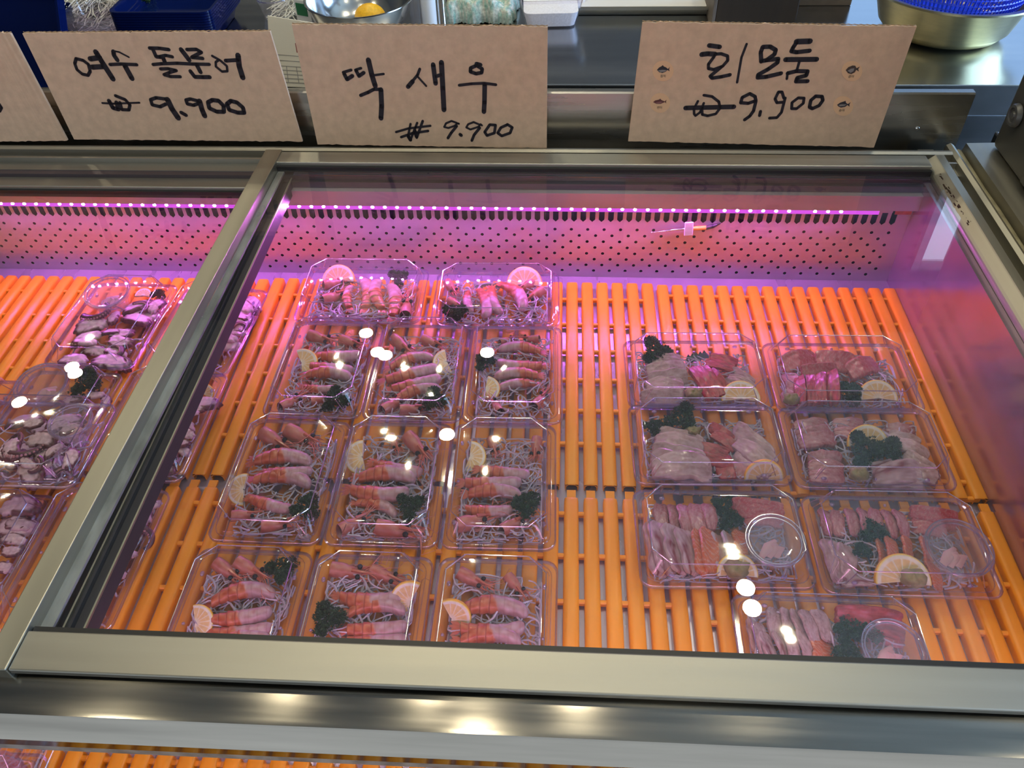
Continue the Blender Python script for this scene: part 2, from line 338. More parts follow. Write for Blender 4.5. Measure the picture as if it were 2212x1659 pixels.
# thermometer clip on the back panel
th = empty('probe_thermometer', aty(1487, 495, YW - .004)); th.rotation_euler = (0, math.radians(-4), 0)
tag(th, 'slim probe with orange grip clipped high on the perforated panel', 'thermometer')
MB().tube([(-.052, 0, -.003), (-.02, 0, 0), (.0, 0, .001)], [.0006, .0018, .002], 8).build('probe', M['bowlsteel'], th, 60)
MB().tube([(0, 0, .001), (.024, 0, .001)], .0032, 8).build('grip', M['orangeknife'], th, 60)
MB().tube([(.024, 0, .001), (.034, 0, .003), (.044, .002, .006)], [.003, .0028, .001], 8).build('cap', M['black'], th, 60)
MB().box(-.006, .006, -.0045, -.003, -.008, .014).build('clip', M['white'], th, bevel=.001)
st = MB().box(0, .022, -.0005, 0, 0, .012).build('faded_sticker', M['pinklabel']); st.location = aty(1932, 463, YW - .001)
tag(st, 'small faded red sticker at the end of the light strip', 'sticker')
# ------------------------------------------------------------------ sliding doors
def door(name, x0, x1, z, y0, y1, ys0, ys1, sl, sr, label, right=True):
    """frame = stile_a etc as parts of the case; z = top of frame"""
    fr = part(name, MB().box(x0 + sl - (.008 if right else 0), x1 - sr, y0, ys0, z - .0075, z - .001), M['alu'], bevel=.0012, label=label)   # front rail
    MB().box(x0 + sl, x1 - sr, y0 + .007, ys0, z - .0125, z - .0072).build('rail_shadow', M['black'], fr)  # black box standing in for the shadow gap under the rail
    MB().box(x0 + sl, x1 - sr, ys1, y1, z - .018, z - .001).build('back_rail', M['alu'], fr, bevel=.0012)
    s = MB()
    if right:
        q0, q1, zb, ztp = (x0 - .0075, x0 + .0015), (x0 + sl - .0085, x0 + sl + .0045), z - .0135, z + .001
        s.hexa([(q0[0], y0 - .001, zb), (q1[0], y0 - .001, zb), (q1[1], y1 + .002, zb), (q0[1], y1 + .002, zb), (q0[0], y0 - .001, ztp), (q1[0], y0 - .001, ztp), (q1[1], y1 + .002, ztp), (q0[1], y1 + .002, ztp)])
    else: s.exty([(x0, z - .018), (x0, z), (x0 + sl, z), (x0 + sl, z - .018)], y0, y1)
    a = s.build('stile', M['aluY'], fr, bevel=.0008)
    s = MB()
    if right: s.exty([(x1 - sr, z - .018), (x1 - sr, z - .012), (x1 - sr + .001, z - .0105), (x1 - sr * .52, z - .001), (x1 - sr * .48, z), (x1 - .001, z), (x1, z - .001), (x1, z - .018)], y0, y1)
    else: s.exty([(x1 - sr, z - .018), (x1 - sr, z - .006), (x1 - sr * .8, z - .006), (x1 - sr * .75, z - .002), (x1 - sr * .55, z - .002), (x1 - sr * .52, z), (x1 - sr * .45, z), (x1 - sr * .42, z - .004), (x1 - sr * .15, z - .004), (x1 - sr * .1, z - .001), (x1, z - .001), (x1, z - .018)], y0, y1)
    s.build('stile', M['aluY'] if right else M['darkalu'], fr)
    if not right:
        for fx in (.93, .62, .03): MB().box(x1 - sr * fx - .0008, x1 - sr * fx + .0008, y0, y1, z - .003, z + .0012).build('ridge', M['aluY'], fr)
    MB().box(x0 + sl - (.009 if right else .004), x1 - sr + .004, ys0 - .004, ys1 + .004, z - .0125, z - .0085).build('glass_pane', M['glass'], fr)
    MB().box(x0 + sl - .007, x1 - sr, ys0, ys0 + .0058, z - .0155, z - .0052).build('black_seal', M['black'], fr)
    MB().box(x0 + sl, x1 - sr, ys1 - .004, ys1, z - .0155, z - .006).build('black_seal', M['black'], fr)
    return fr
yf0, yf1 = .2625, .2945; yb0, yb1 = .9965, 1.0255
dr = door('sliding_door', -.414, .513, GZ, yf0, yb1, yf1, yb0, .0205, .024, 'right sliding glass lid in its aluminium frame, riding on top')
LZ = GZ - .0205
b0, b1 = at(300, 402, LZ).y, at(300, 375, LZ).y
dl = door('sliding_door', -1.22, -.369, LZ, yf0, b1, yf1, b0, .03, .029, 'left sliding glass lid running under the right one', False)
MB().hexa([(-.402, yf1, GZ - .0158), (-.3915, yf1, GZ - .0158), (-.380, yb0, GZ - .0158), (-.389, yb0, GZ - .0158), (-.402, yf1, GZ - .0130), (-.3915, yf1, GZ - .0130), (-.380, yb0, GZ - .0130), (-.389, yb0, GZ - .0130)]).build('gasket', M['grime'], dr)
tapes = MB().box(-.366, .488, yb0 - .012, yb0 - .005, GZ - .0142, GZ - .0132).build('gasket', M['petrim'], dr)
rs = MB()
for k in range(46):
    py = 368 + 118 * (R.random() ** 1.3); xx = .4905 + .0115 * .5 + R.gauss(0, .0012); yy = .985 - (py - 368) / 118 * .115
    a = .0006 + .0022 * R.random() ** 3; rs.box(xx - a * .6, xx + a * .6, yy - a, yy + a * (1 + R.random()), GZ - .0062 + (xx - .496) * .8, GZ - .0052 + (xx - .496) * .8)
rs.build('rust_spots', M['rust'], dr)
# ------------------------------------------------------------------ orange mats
def mat_mesh(n, pitch, y0, y1, bars, tab):
    m = MB(); w = pitch * .745; t = .0018; h = .012
    out = [(-w / 2, -h), (-w / 2, -.0042), (-w * .46, -.0022), (-w * .34, -.0007), (-w * .15, 0), (w * .15, 0), (w * .34, -.0007), (w * .46, -.0022), (w / 2, -.0042), (w / 2, -h)]
    inn = [(w / 2 - t, -h), (w / 2 - t, -.006), (w * .25, -.003), (-w * .25, -.003), (-w / 2 + t, -.006), (-w / 2 + t, -h)]
    for i in range(n):
        cx = (i + .5) * pitch; pr = [(cx + a, b) for a, b in out]; pn = [(cx + a, b) for a, b in inn]
        no, ni = len(pr), len(pn); vs = []
        for y, e in ((y0, 0), (y0 + .003, 1), (y1 - .004, 1), (y1, 0)):
            vs += [(cx + (a - cx) * (1 if e else .93), y, b if e else min(b, -.0014) if b > -.011 else b) for a, b in pr]
        fs = [(j * no + k, (j + 1) * no + k, (j + 1) * no + k + 1, j * no + k + 1) for j in range(3) for k in range(no - 1)]
        m.add(vs, fs)
        vs = [(a, y, b) for y in (y0, y1) for a, b in pn]
        m.add(vs, [(k, k + 1, ni + k + 1, ni + k) for k in range(ni - 1)])
        for y, sgn in ((y0, 1), (y1, -1)):     # end faces of the channel
            po = [(cx + (a - cx) * .93, y, min(b, -.0014)) for a, b in pr]; pi = [(a, y, b) for a, b in pn][::-1]
            m.add([po[0], po[1], po[4], po[5], po[8], po[9]] + [pi[0], pi[1], pi[2], pi[3], pi[4], pi[5]], [(0, 1, 7, 6), (1, 2, 8, 7), (2, 3, 9, 8), (3, 4, 10, 9), (4, 5, 11, 10)])
        if tab: m.box(cx - w * .31, cx + w * .31, y1 - .002, y1 + .011, -.005, -.0022)
    for b in bars:
        m.extx([(b - .0026, -.0085), (b - .0026, -.0042), (b - .0014, -.0032), (b + .0014, -.0032), (b + .0026, -.0042), (b + .0026, -.0085)], pitch * .5, (n - .5) * pitch)
    return m
def lay_mat(x0, n, pitch, y0, y1, bar0, tab, label, z=0.0):
    bars = []; b = bar0
    while b > y0 + .012: bars.append(b); b -= .0546
    m = MB(); q = mat_mesh(n, pitch, 0, y1 - y0, [b - y0 for b in bars], tab)
    o = q.build('slatted_mat', M['orange'], None, 38); o.location = (x0, y0, z)
    tag(o, label, 'plastic mat', 'orange slatted mats in the case'); return o
yb, ye = .9556, .5854
bb = at(1257, 645, -.003).y; bbR = at(1570, 639, -.003).y; bf = at(1215, 1107, -.003).y; bfR = at(1540, 1343, -.003).y
while bfR < .53: bfR += .0546
cols = [(.1403, 16, .02145), (-.1425, 13, .02175), (-.4252, 13, .02175), (-.7700, 16, .02145), (-1.1150, 16, .02145)]
nm = ['along the right lining', 'right of the rear prawn boxes', 'left of the rear prawn boxes', 'under the octopus boxes', 'at the far left end']
for i, (x0, n, p) in enumerate(cols):
    lay_mat(x0, n, p, ye - (.004 if i == 0 else .0), yb + (.000 if i == 0 else .003 if i < 3 else 0), bbR if i == 0 else bb, False, 'rear orange slatted plastic mat ' + nm[i])
nmf = ['under the front sashimi boxes', 'beside the front right prawn box', 'under the front left prawn boxes', 'under the front octopus boxes', 'at the far left end']
for i, (x0, n, p) in enumerate(cols):
    lay_mat(x0 - .0006, n, p, .342, .567 - (.003 if i == 0 else 0), bfR if i == 0 else bf, True, 'front orange slatted plastic mat ' + nmf[i])
zl = -.045
for i in range(4):
    x0 = at(128, 1640, zl).x + (i - 1) * .0218 * 14
    lay_mat(x0, 14, .0218, -.085, at(300, 1634, zl).y + .004, .28, False, 'lower-shelf orange mat seen under the front lip, ' + ['far left end', 'beside the pink box', 'middle of the shelf', 'right end'][i], zl)
# ------------------------------------------------------------------ boxes
TL, TW, RZ, TZ = .1735, .1205, .022, .0465
def rrect(w, l, rc, z, k=4, chamfer=False):
    p = []
    for sx, sy, a0 in ((1, 1, 0), (-1, 1, PI / 2), (-1, -1, PI), (1, -1, 3 * PI / 2)):
        cx, cy = sx * (w / 2 - rc), sy * (l / 2 - rc)
        if chamfer:
            e0 = V((cx + rc * math.cos(a0), cy + rc * math.sin(a0))); e1 = V((cx + rc * math.cos(a0 + PI / 2), cy + rc * math.sin(a0 + PI / 2)))
            for i in range(k + 1): q = e0.lerp(e1, i / k); p.append((q.x, q.y, z))
        else:
            for i in range(k + 1): a = a0 + PI / 2 * i / k; p.append((cx + rc * math.cos(a), cy + rc * math.sin(a), z))
    return p
def box_meshes():
    w, l = TW, TL
    b = MB().rings([rrect(w - .034, l - .034, .010, .0012), rrect(w - .030, l - .030, .011, .0015), rrect(w - .022, l - .022, .012, .012), rrect(w - .018, l - .018, .013, .0205), rrect(w - .010, l - .010, .013, .0215), rrect(w - .002, l - .002, .012, .0215)], cap0=True)
    r = MB().rings([rrect(w - .003, l - .003, .012, .0210), rrect(w - .001, l - .001, .0125, .0235), rrect(w + .001, l + .001, .013, .0225), rrect(w + .001, l + .001, .013, .0195), rrect(w - .003, l - .003, .012, .0190)])
    r.rings([rrect(w - .0125, l - .0125, .0125, .0228), rrect(w - .0115, l - .0115, .0125, .0240), rrect(w - .0105, l - .0105, .013, .0228)])
    q = MB().rings([rrect(w - .002, l - .002, .012, .0232), rrect(w - .012, l - .012, .0125, .0232), rrect(w - .0135, l - .0135, .0125, .0262), rrect(w - .0165, l - .0165, .012, .0278),
                    rrect(w - .0195, l - .0195, .017, TZ - .0022, 4, True), rrect(w - .0215, l - .0215, .0175, TZ - .0006, 4, True), rrect(w - .025, l - .025, .018, TZ + .0002, 4, True), rrect(w - .034, l - .034, .017, TZ + .0006, 4, True)] + [rrect((w - .034) * f_, (l - .034) * f_, .017 * f_, TZ + .0032 - .0026 * f_ * f_, 4, True) for f_ in (.85, .68, .5, .32, .15)], cap1=True)
    g = MB()  # thin tubes added to draw the highlight lines along lid edges
    for rr, z in ((rrect(w - .0225, l - .0225, .0178, TZ - .0001, 1, True), 0),):
        p = rr + [rr[0]]; g.tube(p, .0006, 5, cap=False)
    lo = rrect(w - .0165, l - .0165, .012, .0278, 1, True); hi = rrect(w - .0205, l - .0205, .0172, TZ - .0016, 1, True)
    for i in range(8): g.tube([lo[i], hi[i]], .00055, 5)
    n = r                                                            # little embossed stops on the walls
    for sx in (-1, 1):
        for yy in (-l * .32, l * .32): n.ball((sx * (w / 2 - .0125), yy, .0238), .0022, 10, 6, (1, 1.5, .9))
        n.ball((sx * (w / 2 - .0125), 0, .0238), .0018, 10, 6)
    return (b.mesh('base', M['pet'], 35), r.mesh('rim', M['petrim'], 50), q.mesh('lid', M['pet'], 30), g.mesh('lid_edge_glint', M['petglint'], 50))
BM = box_meshes(); BN = ('base', 'rim', 'lid', 'lid_edge_glint')
TR = {}
def tray(key, orient, edge, a, b, phrase, group, z=0.0):
    """edge: which long view edge ('f' front or 'b' back) the two rim corner pixels a-b mark"""
    A, B = at(*a, z + RZ), at(*b, z + RZ); d = (B - A); d.z = 0; ang = math.atan2(d.y, d.x); d.normalize(); nrm = V((-d.y, d.x, 0))
    dep = TL if orient == 'p' else TW
    c = (A + B) / 2 + nrm * (dep / 2) * (1 if edge == 'f' else -1)
    c.z = z
    o = empty('clear_food_box', c); o.rotation_euler = (0, 0, ang + (0 if orient == 'p' else PI / 2))
    for n, me in zip(BN, BM): obj(n, me, o)
    tag(o, 'clear lidded plastic box, the ' + phrase, 'food box', group)
    TR[key] = dict(ph=phrase, c=c, ang=ang, o=orient, z=z, items=[])
g1, g2, g3 = 'clear boxes of prawns', 'clear boxes of sliced sashimi', 'clear boxes of sliced octopus'
tray('S1', 'l', 'f', (630, 694), (906, 698), 'left of two rearmost prawn boxes', g1)
tray('S2', 'l', 'f', (930, 706), (1206, 708), 'right of two rearmost prawn boxes', g1)
tray('S3', 'p', 'f', (562, 898), (776, 905), 'left prawn box of second row', g1)
tray('S4', 'p', 'f', (781, 906), (994, 912), 'middle prawn box of second row', g1)
tray('S5', 'p', 'f', (997, 912), (1214, 915), 'right prawn box of second row', g1)
tray('S6', 'p', 'f', (443, 1167), (688, 1178), 'left prawn box of third row', g1)
tray('S7', 'p', 'f', (695, 1177), (943, 1184), 'middle prawn box of third row', g1)
tray('S8', 'p', 'f', (949, 1184), (1201, 1189), 'right prawn box of third row', g1)
tray('S9', 'p', 'b', (432, 1184), (681, 1194), 'left prawn box of front row', g1)
tray('S10', 'p', 'b', (687, 1196), (939, 1205), 'middle prawn box of front row', g1)
tray('S11', 'p', 'b', (951, 1204), (1205, 1213), 'right prawn box of front row', g1)
tray('F1', 'l', 'f', (1362, 881), (1670, 884), 'rear left sashimi box', g2)
tray('F2', 'l', 'f', (1687, 888), (1998, 892), 'rear right sashimi box', g2)
tray('F3', 'l', 'f', (1376, 1046), (1713, 1048), 'left sashimi box of second row', g2)
tray('F4', 'l', 'f', (1728, 1054), (2067, 1060), 'right sashimi box of second row', g2)
tray('F5', 'l', 'f', (1389, 1268), (1764, 1273), 'left sashimi box of third row', g2)
tray('F6', 'l', 'f', (1789, 1284), (2168, 1293), 'right sashimi box of third row', g2)
tray('F7', 'l', 'b', (1578, 1283), (1966, 1298), 'frontmost sashimi box alone', g2)
tray('O1', 'p', 'f', (84, 790), (288, 797), 'rear left octopus box', g3)
tray('O4', 'p', 'f', (292, 800), (490, 812), 'rear octopus box right of the door bar', g3)
tray('O2', 'p', 'b', (66, 801), (279, 808), 'octopus box under a stacked one', g3)
tray('O5', 'p', 'f', (163, 1032), (397, 1042), 'second octopus box right of the door bar', g3)
tray('O6', 'p', 'b', (140, 1052), (378, 1061), 'front octopus box right of the door bar', g3)
tray('O3', 'l', 'b', (-66, 866), (264, 874), 'octopus box stacked on another', g3, .0475)
tray('O7', 'p', 'b', (-104, 1062), (133, 1072), 'front left octopus box', g3)
tray('O8', 'p', 'f', (-330, 1050), (-95, 1060), 'octopus box cut by the left picture edge', g3)
tray('L1', 'p', 'b', (-150, 1620), (100, 1630), 'pink box on the lower shelf', g3, zl)
# ------------------------------------------------------------------ food prototypes
def lerp(a, b, t): return tuple(x + (y - x) * t for x, y in zip(a, b))
def nz(x, y, z=0): return noise.noise(V((x, y, z)))
def tail_mesh(seed):
    m = MB(); rr = random.Random(seed); nu, nv = 70, 16; bend = rr.uniform(-.009, .009); vs = []; cs = []
    split = rr.uniform(.40, .52)
    for i in range(nu + 1):
        u = i / nu; s = (u * 7) % 1
        r = .0082 * (min(1, .62 + 1.1 * u) if u < .4 else 1.0) * (math.sqrt(max(.0, 1 - ((u - .82) / .18) ** 2)) * .75 + .25 if u > .82 else 1) * (1 - .22 * max(0, u - .5))
        r *= 1 + (.16 * (1 - s) - .05 if u < split else .06 * abs(math.sin(s * PI)) - .03)
        if i in (0, nu): r *= .35
        x = -.031 + .062 * u; y = bend * (1 - (2 * u - 1) ** 2) ; z = .0065 + .0025 * math.sin(PI * u)
        for k in range(nv):
            a = 2 * PI * k / nv; jj = 1 + .10 * nz(u * 12, math.cos(a) * 1.5 + seed, math.sin(a) * 1.5); vs.append((x, y + r * jj * 1.08 * math.cos(a), z + r * jj * .92 * math.sin(a)))
            e = nz(u * 9 + seed, math.cos(a) * 2, math.sin(a) * 2)
            uu = u + .05 * math.cos(a) + .04 * e
            if uu < split:
                c = lerp((.62, .13, .035), (.84, .34, .15), min(1, max(0, .45 + e * 1.3))); c = lerp(c, (.86, .55, .42), max(0, (s - .78) * 3.2)); c = lerp(c, (.40, .06, .03), max(0, (.14 - s) * 5))
            else: c = lerp((.62, .40, .40), (.74, .62, .64), min(1, max(0, .5 + e * 1.4))); c = lerp(c, (.50, .30, .30), max(0, (.12 - abs(s - .5)) * 4))
            t = max(0, 1 - abs(uu - split) / .03); c = lerp(c, (.82, .30, .14), t * .6)
            cs.append(c)
    fs = [(i * nv + k, (i + 1) * nv + k, (i + 1) * nv + (k + 1) % nv, i * nv + (k + 1) % nv) for i in range(nu) for k in range(nv)] + [tuple(range(nv)), tuple(range(nu * nv, nu * nv + nv))[::-1]]
    m.add(vs, fs, cs)
    f = MB()
    for a in (-.55, -.2, .2, .55):
        p = [V((-.029, 0, .006)), V((-.029 - .007 * math.cos(a), .007 * math.sin(a), .006)), V((-.029 - .013 * math.cos(a), .013 * math.sin(a), .0045))]
        f.tube(p, [.0015, .0029, .0006], 8, [(.62, .12, .05), (.72, .2, .1), (.74, .35, .24)], flat=.3)
    return m.mesh('shrimp_tail', M['food'], 60), [('tail_fan', f.mesh('tail_fan', M['food'], 60))]
def head_mesh(seed):
    rr = random.Random(seed); m = MB(); nu, nv = 16, 16; vs = []; cs = []
    for i in range(nu + 1):
        u = i / nu; r = .0105 * (1 - .12 * (1 - u) ** 2) * (1 - .62 * max(0, u - .35) ** 1.2 / .65 ** 1.2)
        g = 1 - .10 * math.exp(-((u - .55) / .04) ** 2)
        x = -.019 + .036 * u
        for k in range(nv):
            a = 2 * PI * k / nv; y = r * g * .88 * math.cos(a); z = r * g * 1.0 * math.sin(a) + .0095 - .0035 * u
            vs.append((x + (.003 * math.sin(a) if i == 0 else 0), y, z)); e = nz(u * 5 + seed, math.cos(a) * 2, math.sin(a) * 2)
            c = lerp((.66, .22, .13), (.78, .42, .32), min(1, max(0, .5 + e * 1.1))); c = lerp(c, (.74, .56, .50), max(0, -math.sin(a)) * .8)
            cs.append(c)
    n0 = len(vs)
    for k in range(nv):
        a = 2 * PI * k / nv; vs.append((-.011, .0078 * math.cos(a), .0095 + .0085 * math.sin(a))); cs.append((.16, .06, .05))
    fs = [(i * nv + k, i * nv + (k + 1) % nv, (i + 1) * nv + (k + 1) % nv, (i + 1) * nv + k) for i in range(nu) for k in range(nv)]
    fs += [(k, n0 + k, n0 + (k + 1) % nv, (k + 1) % nv) for k in range(nv)] + [tuple(range(n0, n0 + nv)), tuple(range(nu * nv, nu * nv + nv))]
    m.add(vs, fs, cs)
    m.tube([(.006, 0, .0150), (.018, 0, .0125), (.031, 0, .0135)], [.0022, .0015, .0002], 6, [(.68, .2, .11), (.72, .25, .15), (.75, .3, .2)])
    for sy in (-1, 1):
        m.tube([(.012, sy * .0045, .0105), (.020, sy * .0065, .0105), (.029, sy * .006, .011)], [.0018, .0013, .0002], 5, (.70, .22, .13))
        m.tube([(.010, sy * .0058, .004), (.022, sy * .0060, .0045), (.028, sy * .004, .006)], [.0024, .0022, .0004], 6, (.74, .42, .34), flat=.5)
        for q in range(3): m.tube([(-.006 + q * .006, sy * .006, .0025), (.002 + q * .006, sy * .010, .002), (.012 + q * .006, sy * (.009 - q * .001), .0012)], [.0012, .0010, .0003], 5, (.74, .40, .32))
    e = MB().ball((0, 0, 0), .0030, 10, 8, (1, 1, 1)).mesh('eye', M['eye'], 80)
    an = MB()
    for q in range(6):
        a = rr.uniform(-.7, .7); L = rr.uniform(.022, .048); p = []
        for i in range(6):
            t = i / 5; aa = a + rr.uniform(-.1, .1) * i + .5 * a * t
            p.append((.016 + L * t * math.cos(aa), (q - 2.5) * .0014 + L * t * math.sin(aa), .010 + .006 * math.sin(PI * t) - .004 * t))
        an.tube(p, [.0006 * (1 - .7 * i / 5) for i in range(6)], 4)
    return m.mesh('shrimp_carapace', M['food'], 50), [('eye', e, (.0130, .0056, .0115)), ('eye', e, (.0130, -.0056, .0115)), ('antennae', an.mesh('antennae', M['feeler'], 80))]
def lemon_mesh(full=False):
    m = MB(); n = 48; Rr = .0245; rad = [(.0008, 0), (.0035, 0), (.008, 1), (.014, 1), (.0192, 1), (.0206, 2), (.0225, 2), (Rr - .0008, 3), (Rr, 4)]
    span = 2 * PI if full else PI * 1.08; a0 = -.04 * PI if not full else 0
    col = {0: (.86, .80, .58), 1: (.84, .64, .30), 2: (.88, .84, .70), 3: (.90, .74, .22), 4: (.88, .55, .03)}
    for side, z in ((1, .0065), (-1, 0)):
        vs = []; cs = []
        for r, c in rad:
            for k in range(n + 1):
                a = a0 + span * k / n; vs.append((r * math.cos(a), r * math.sin(a), z - side * (.0007 if c == 4 else 0) + (side * .0004 * nz(r * 300, a * 4) if c == 1 else 0)))
                cc = col[c]
                if c == 1 and k % 6 == 0: cc = (.86, .80, .62)
                elif c == 1: cc = lerp(cc, (.80, .52, .20), .5 + .5 * nz(a * 7, r * 400))
                cs.append(cc)
        q = n + 1; m.add(vs, [((i * q + k, i * q + k + 1, (i + 1) * q + k + 1, (i + 1) * q + k) if side < 0 else (i * q + k, (i + 1) * q + k, (i + 1) * q + k + 1, i * q + k + 1)) for i in range(len(rad) - 1) for k in range(n)], cs)
    if not full:
        for a in (a0, a0 + span):
            m.add([(r * math.cos(a), r * math.sin(a), z) for z in (0, .0065) for r in (.0008, .019, Rr)], [(0, 1, 4, 3), (1, 2, 5, 4)], [(.85, .8, .6), (.88, .8, .6), (.88, .55, .05)] * 2)
    w = MB(); vs = []; q = n + 1
    for z, d in ((.0008, 0), (.002, .0005), (.0045, .0005), (.0058, 0)):
        vs += [((Rr + d) * math.cos(a0 + span * k / n), (Rr + d) * math.sin(a0 + span * k / n), z) for k in range(q)]
    w.add(vs, [(i * q + k, i * q + k + 1, (i + 1) * q + k + 1, (i + 1) * q + k) for i in range(3) for k in range(n)])
    return m.mesh('lemon_slice', M['lemon'], 50), [('rind', w.mesh('rind', M['rind'], 80))]
def parsley_mesh(seed):
    rr = random.Random(seed); m = MB(); st = MB()
    lobes = [(0, 0, .010, .011)] + [(rr.uniform(.009, .015) * math.cos(a), rr.uniform(.009, .014) * math.sin(a), rr.uniform(.006, .012), rr.uniform(.006, .009)) for a in (seed, seed + 1.9, seed + 3.9)]
    for (cx, cy, cz, cr_) in lobes:
        st.tube([(cx * .2 - .012, cy * .2, .002), (cx * .5, cy * .5, cz * .6), (cx, cy, cz)], [.0012, .001, .0006], 5)
        for q in range(int(150 * cr_ / .009)):
            d = V((rr.gauss(0, 1), rr.gauss(0, 1), abs(rr.gauss(0, 1)) - .25)).normalized(); c = V((cx, cy, cz)) + d * cr_ * (.45 + .75 * rr.random() ** .7) * (1 + .35 * nz(d.x * 3 + seed, d.y * 3, d.z * 3))
            t = d.orthogonal().normalized(); b = d.cross(t); s = rr.uniform(.0009, .0021); ph = rr.random() * 6
            n = 9; vs = [c - d * .0012]; 
            for k in range(n):
                a = 2 * PI * k / n + ph; vs.append(c + t * math.cos(a) * s + b * math.sin(a) * s + d * (.0011 * (1 if k % 2 else -1)))
            m.add(vs, [(0, 1 + k, 1 + (k + 1) % n) for k in range(n)])
    return m.mesh('parsley_sprig', M['parsley']), [('stem', st.mesh('stem', M['stem'], 60))]
def radish_mesh(seed, w, l, n=120, hz=.012):
    rr = random.Random(seed); m = MB()
    for i in range(n):
        e = rr.random() < .55
        if e:
            sd = rr.choice((0, 1, 2, 3)); x = (rr.uniform(.34, .47) * w * (1 if sd == 0 else -1)) if sd < 2 else rr.uniform(-.47, .47) * w; y = (rr.uniform(.34, .47) * l * (1 if sd == 2 else -1)) if sd > 1 else rr.uniform(-.47, .47) * l
        else: x, y = rr.uniform(-.45, .45) * w, rr.uniform(-.45, .45) * l
        a = rr.random() * 6.28; c = rr.gauss(0, 55); L = rr.uniform(.018, .05); z = .004 + hz * rr.random(); p = []; dz = rr.uniform(-.002, .006)
        for k in range(8):
            p.append((max(-w * .49, min(w * .49, x)), max(-l * .49, min(l * .49, y)), z + dz * math.sin(PI * k / 7))); x += math.cos(a) * L / 7; y += math.sin(a) * L / 7; a += c * L / 7 + rr.gauss(0, .16)
        m.tube(p, rr.uniform(.0007, .0011), 4, cap=False)
    return m.mesh('radish_shreds', M['radish'], 80)
def slab_mesh(name, seed, kind, L=.056, wd=.026, th=.0055):
    rr = random.Random(seed); m = MB(); nu, nv = 60, 16; tw = rr.uniform(-.3, .3); cv = rr.uniform(-.10, .10); arch = rr.uniform(.002, .008)
    def colf(u, v):
        e = nz(u * 6 + seed, v * 5, 2.2); s = math.sin((u * 11 + 1.4 * math.sin(v * 2.2 + seed) + .7 * e) * 2 * PI * .8)
        if kind == 'tuna': c = lerp((.38, .015, .025), (.62, .07, .08), .5 + e * 1.5); c = lerp(c, (.70, .20, .20), max(0, s - .75) * 1.2)
        elif kind == 'belly': c = lerp((.66, .10, .13), (.72, .26, .26), .5 + e); c = lerp(c, (.78, .55, .52), max(0, s - .75) * 2.6)
        elif kind == 'salmon': c = lerp((.80, .22, .06), (.84, .32, .12), .5 + e); c = lerp(c, (.86, .62, .46), max(0, s - .35) * 1.1)
        elif kind == 'pink': c = lerp((.60, .26, .28), (.74, .46, .46), .5 + e * 1.4); c = lerp(c, (.42, .05, .07), max(0, u - .72) * 2.6 if v > -.6 else .5); c = lerp(c, (.80, .62, .62), max(0, s - .3) * .5)
        elif kind == 'white': c = lerp((.56, .42, .42), (.74, .62, .62), .5 + e * 1.4); c = lerp(c, (.84, .78, .78), max(0, s - .35) * .45)
        elif kind == 'streak': c = lerp((.58, .44, .44), (.78, .68, .68), .5 + e * 1.3); d = abs(v - .35 + .35 * e) ; c = lerp(c, (.30, .015, .03), max(0, 1 - d / .42) * max(0, min(1, (.75 - u) * 5)))
        elif kind == 'silver': c = lerp((.55, .32, .24), (.62, .40, .30), .5 + e); c = lerp(c, (.75, .75, .78), max(0, min(1, (v - .2) * 4)))
        return tuple(max(0, min(1, x)) for x in c)
    top = []; bot = []; ct = []; cb = []
    for i in range(nu + 1):
        u = i / nu; w = wd / 2 * (max(.0, 1 - abs(2 * u - 1) ** 5) ** .5 * .55 + .45) * (.80 + .30 * u + .16 * nz(u * 4 + seed, 7)); 
        if kind in ('tuna', 'belly'): w = wd / 2 * (.62 + .38 * max(0, 1 - abs(2 * u - 1) ** 6) ** .5)
        for j in range(nv + 1):
            v = 2 * j / nv - 1; x = (u - .5) * L + .002 * nz(v * 2, seed, u); y = v * w * (1 + .07 * nz(u * 9, v, seed)) + cv * L * (1 - (2 * u - 1) ** 2) * .5
            z = arch * math.sin(PI * u) + tw * .006 * v * (u - .5) + .0007 * nz(u * 8, v * 3, seed) + .0045 * v * (.5 + .5 * math.sin(seed))
            ed = 1 - max(0, abs(v) - .86) / .14 * .45
            if i in (0, nu): ed *= .6
            top.append((x, y, z + th * ed + .001)); bot.append((x, y, z + .001)); c = colf(u, v); ct.append(c); cb.append(c)
    q = nv + 1; fs = [(i * q + j, (i + 1) * q + j, (i + 1) * q + j + 1, i * q + j + 1) for i in range(nu) for j in range(nv)]; n = len(top)
    fs2 = [(n + a, n + d, n + c, n + b) for a, b, c, d in fs]
    sd = []
    for i in range(nu): sd += [(i * q, n + i * q, n + (i + 1) * q, (i + 1) * q), (i * q + nv, (i + 1) * q + nv, n + (i + 1) * q + nv, n + i * q + nv)]
    for j in range(nv): sd += [(j, j + 1, n + j + 1, n + j), (nu * q + j, n + nu * q + j, n + nu * q + j + 1, nu * q + j + 1)]
    m.add(top + bot, fs + fs2 + sd, ct + cb)
    return m.mesh(name, M['food'], 38)
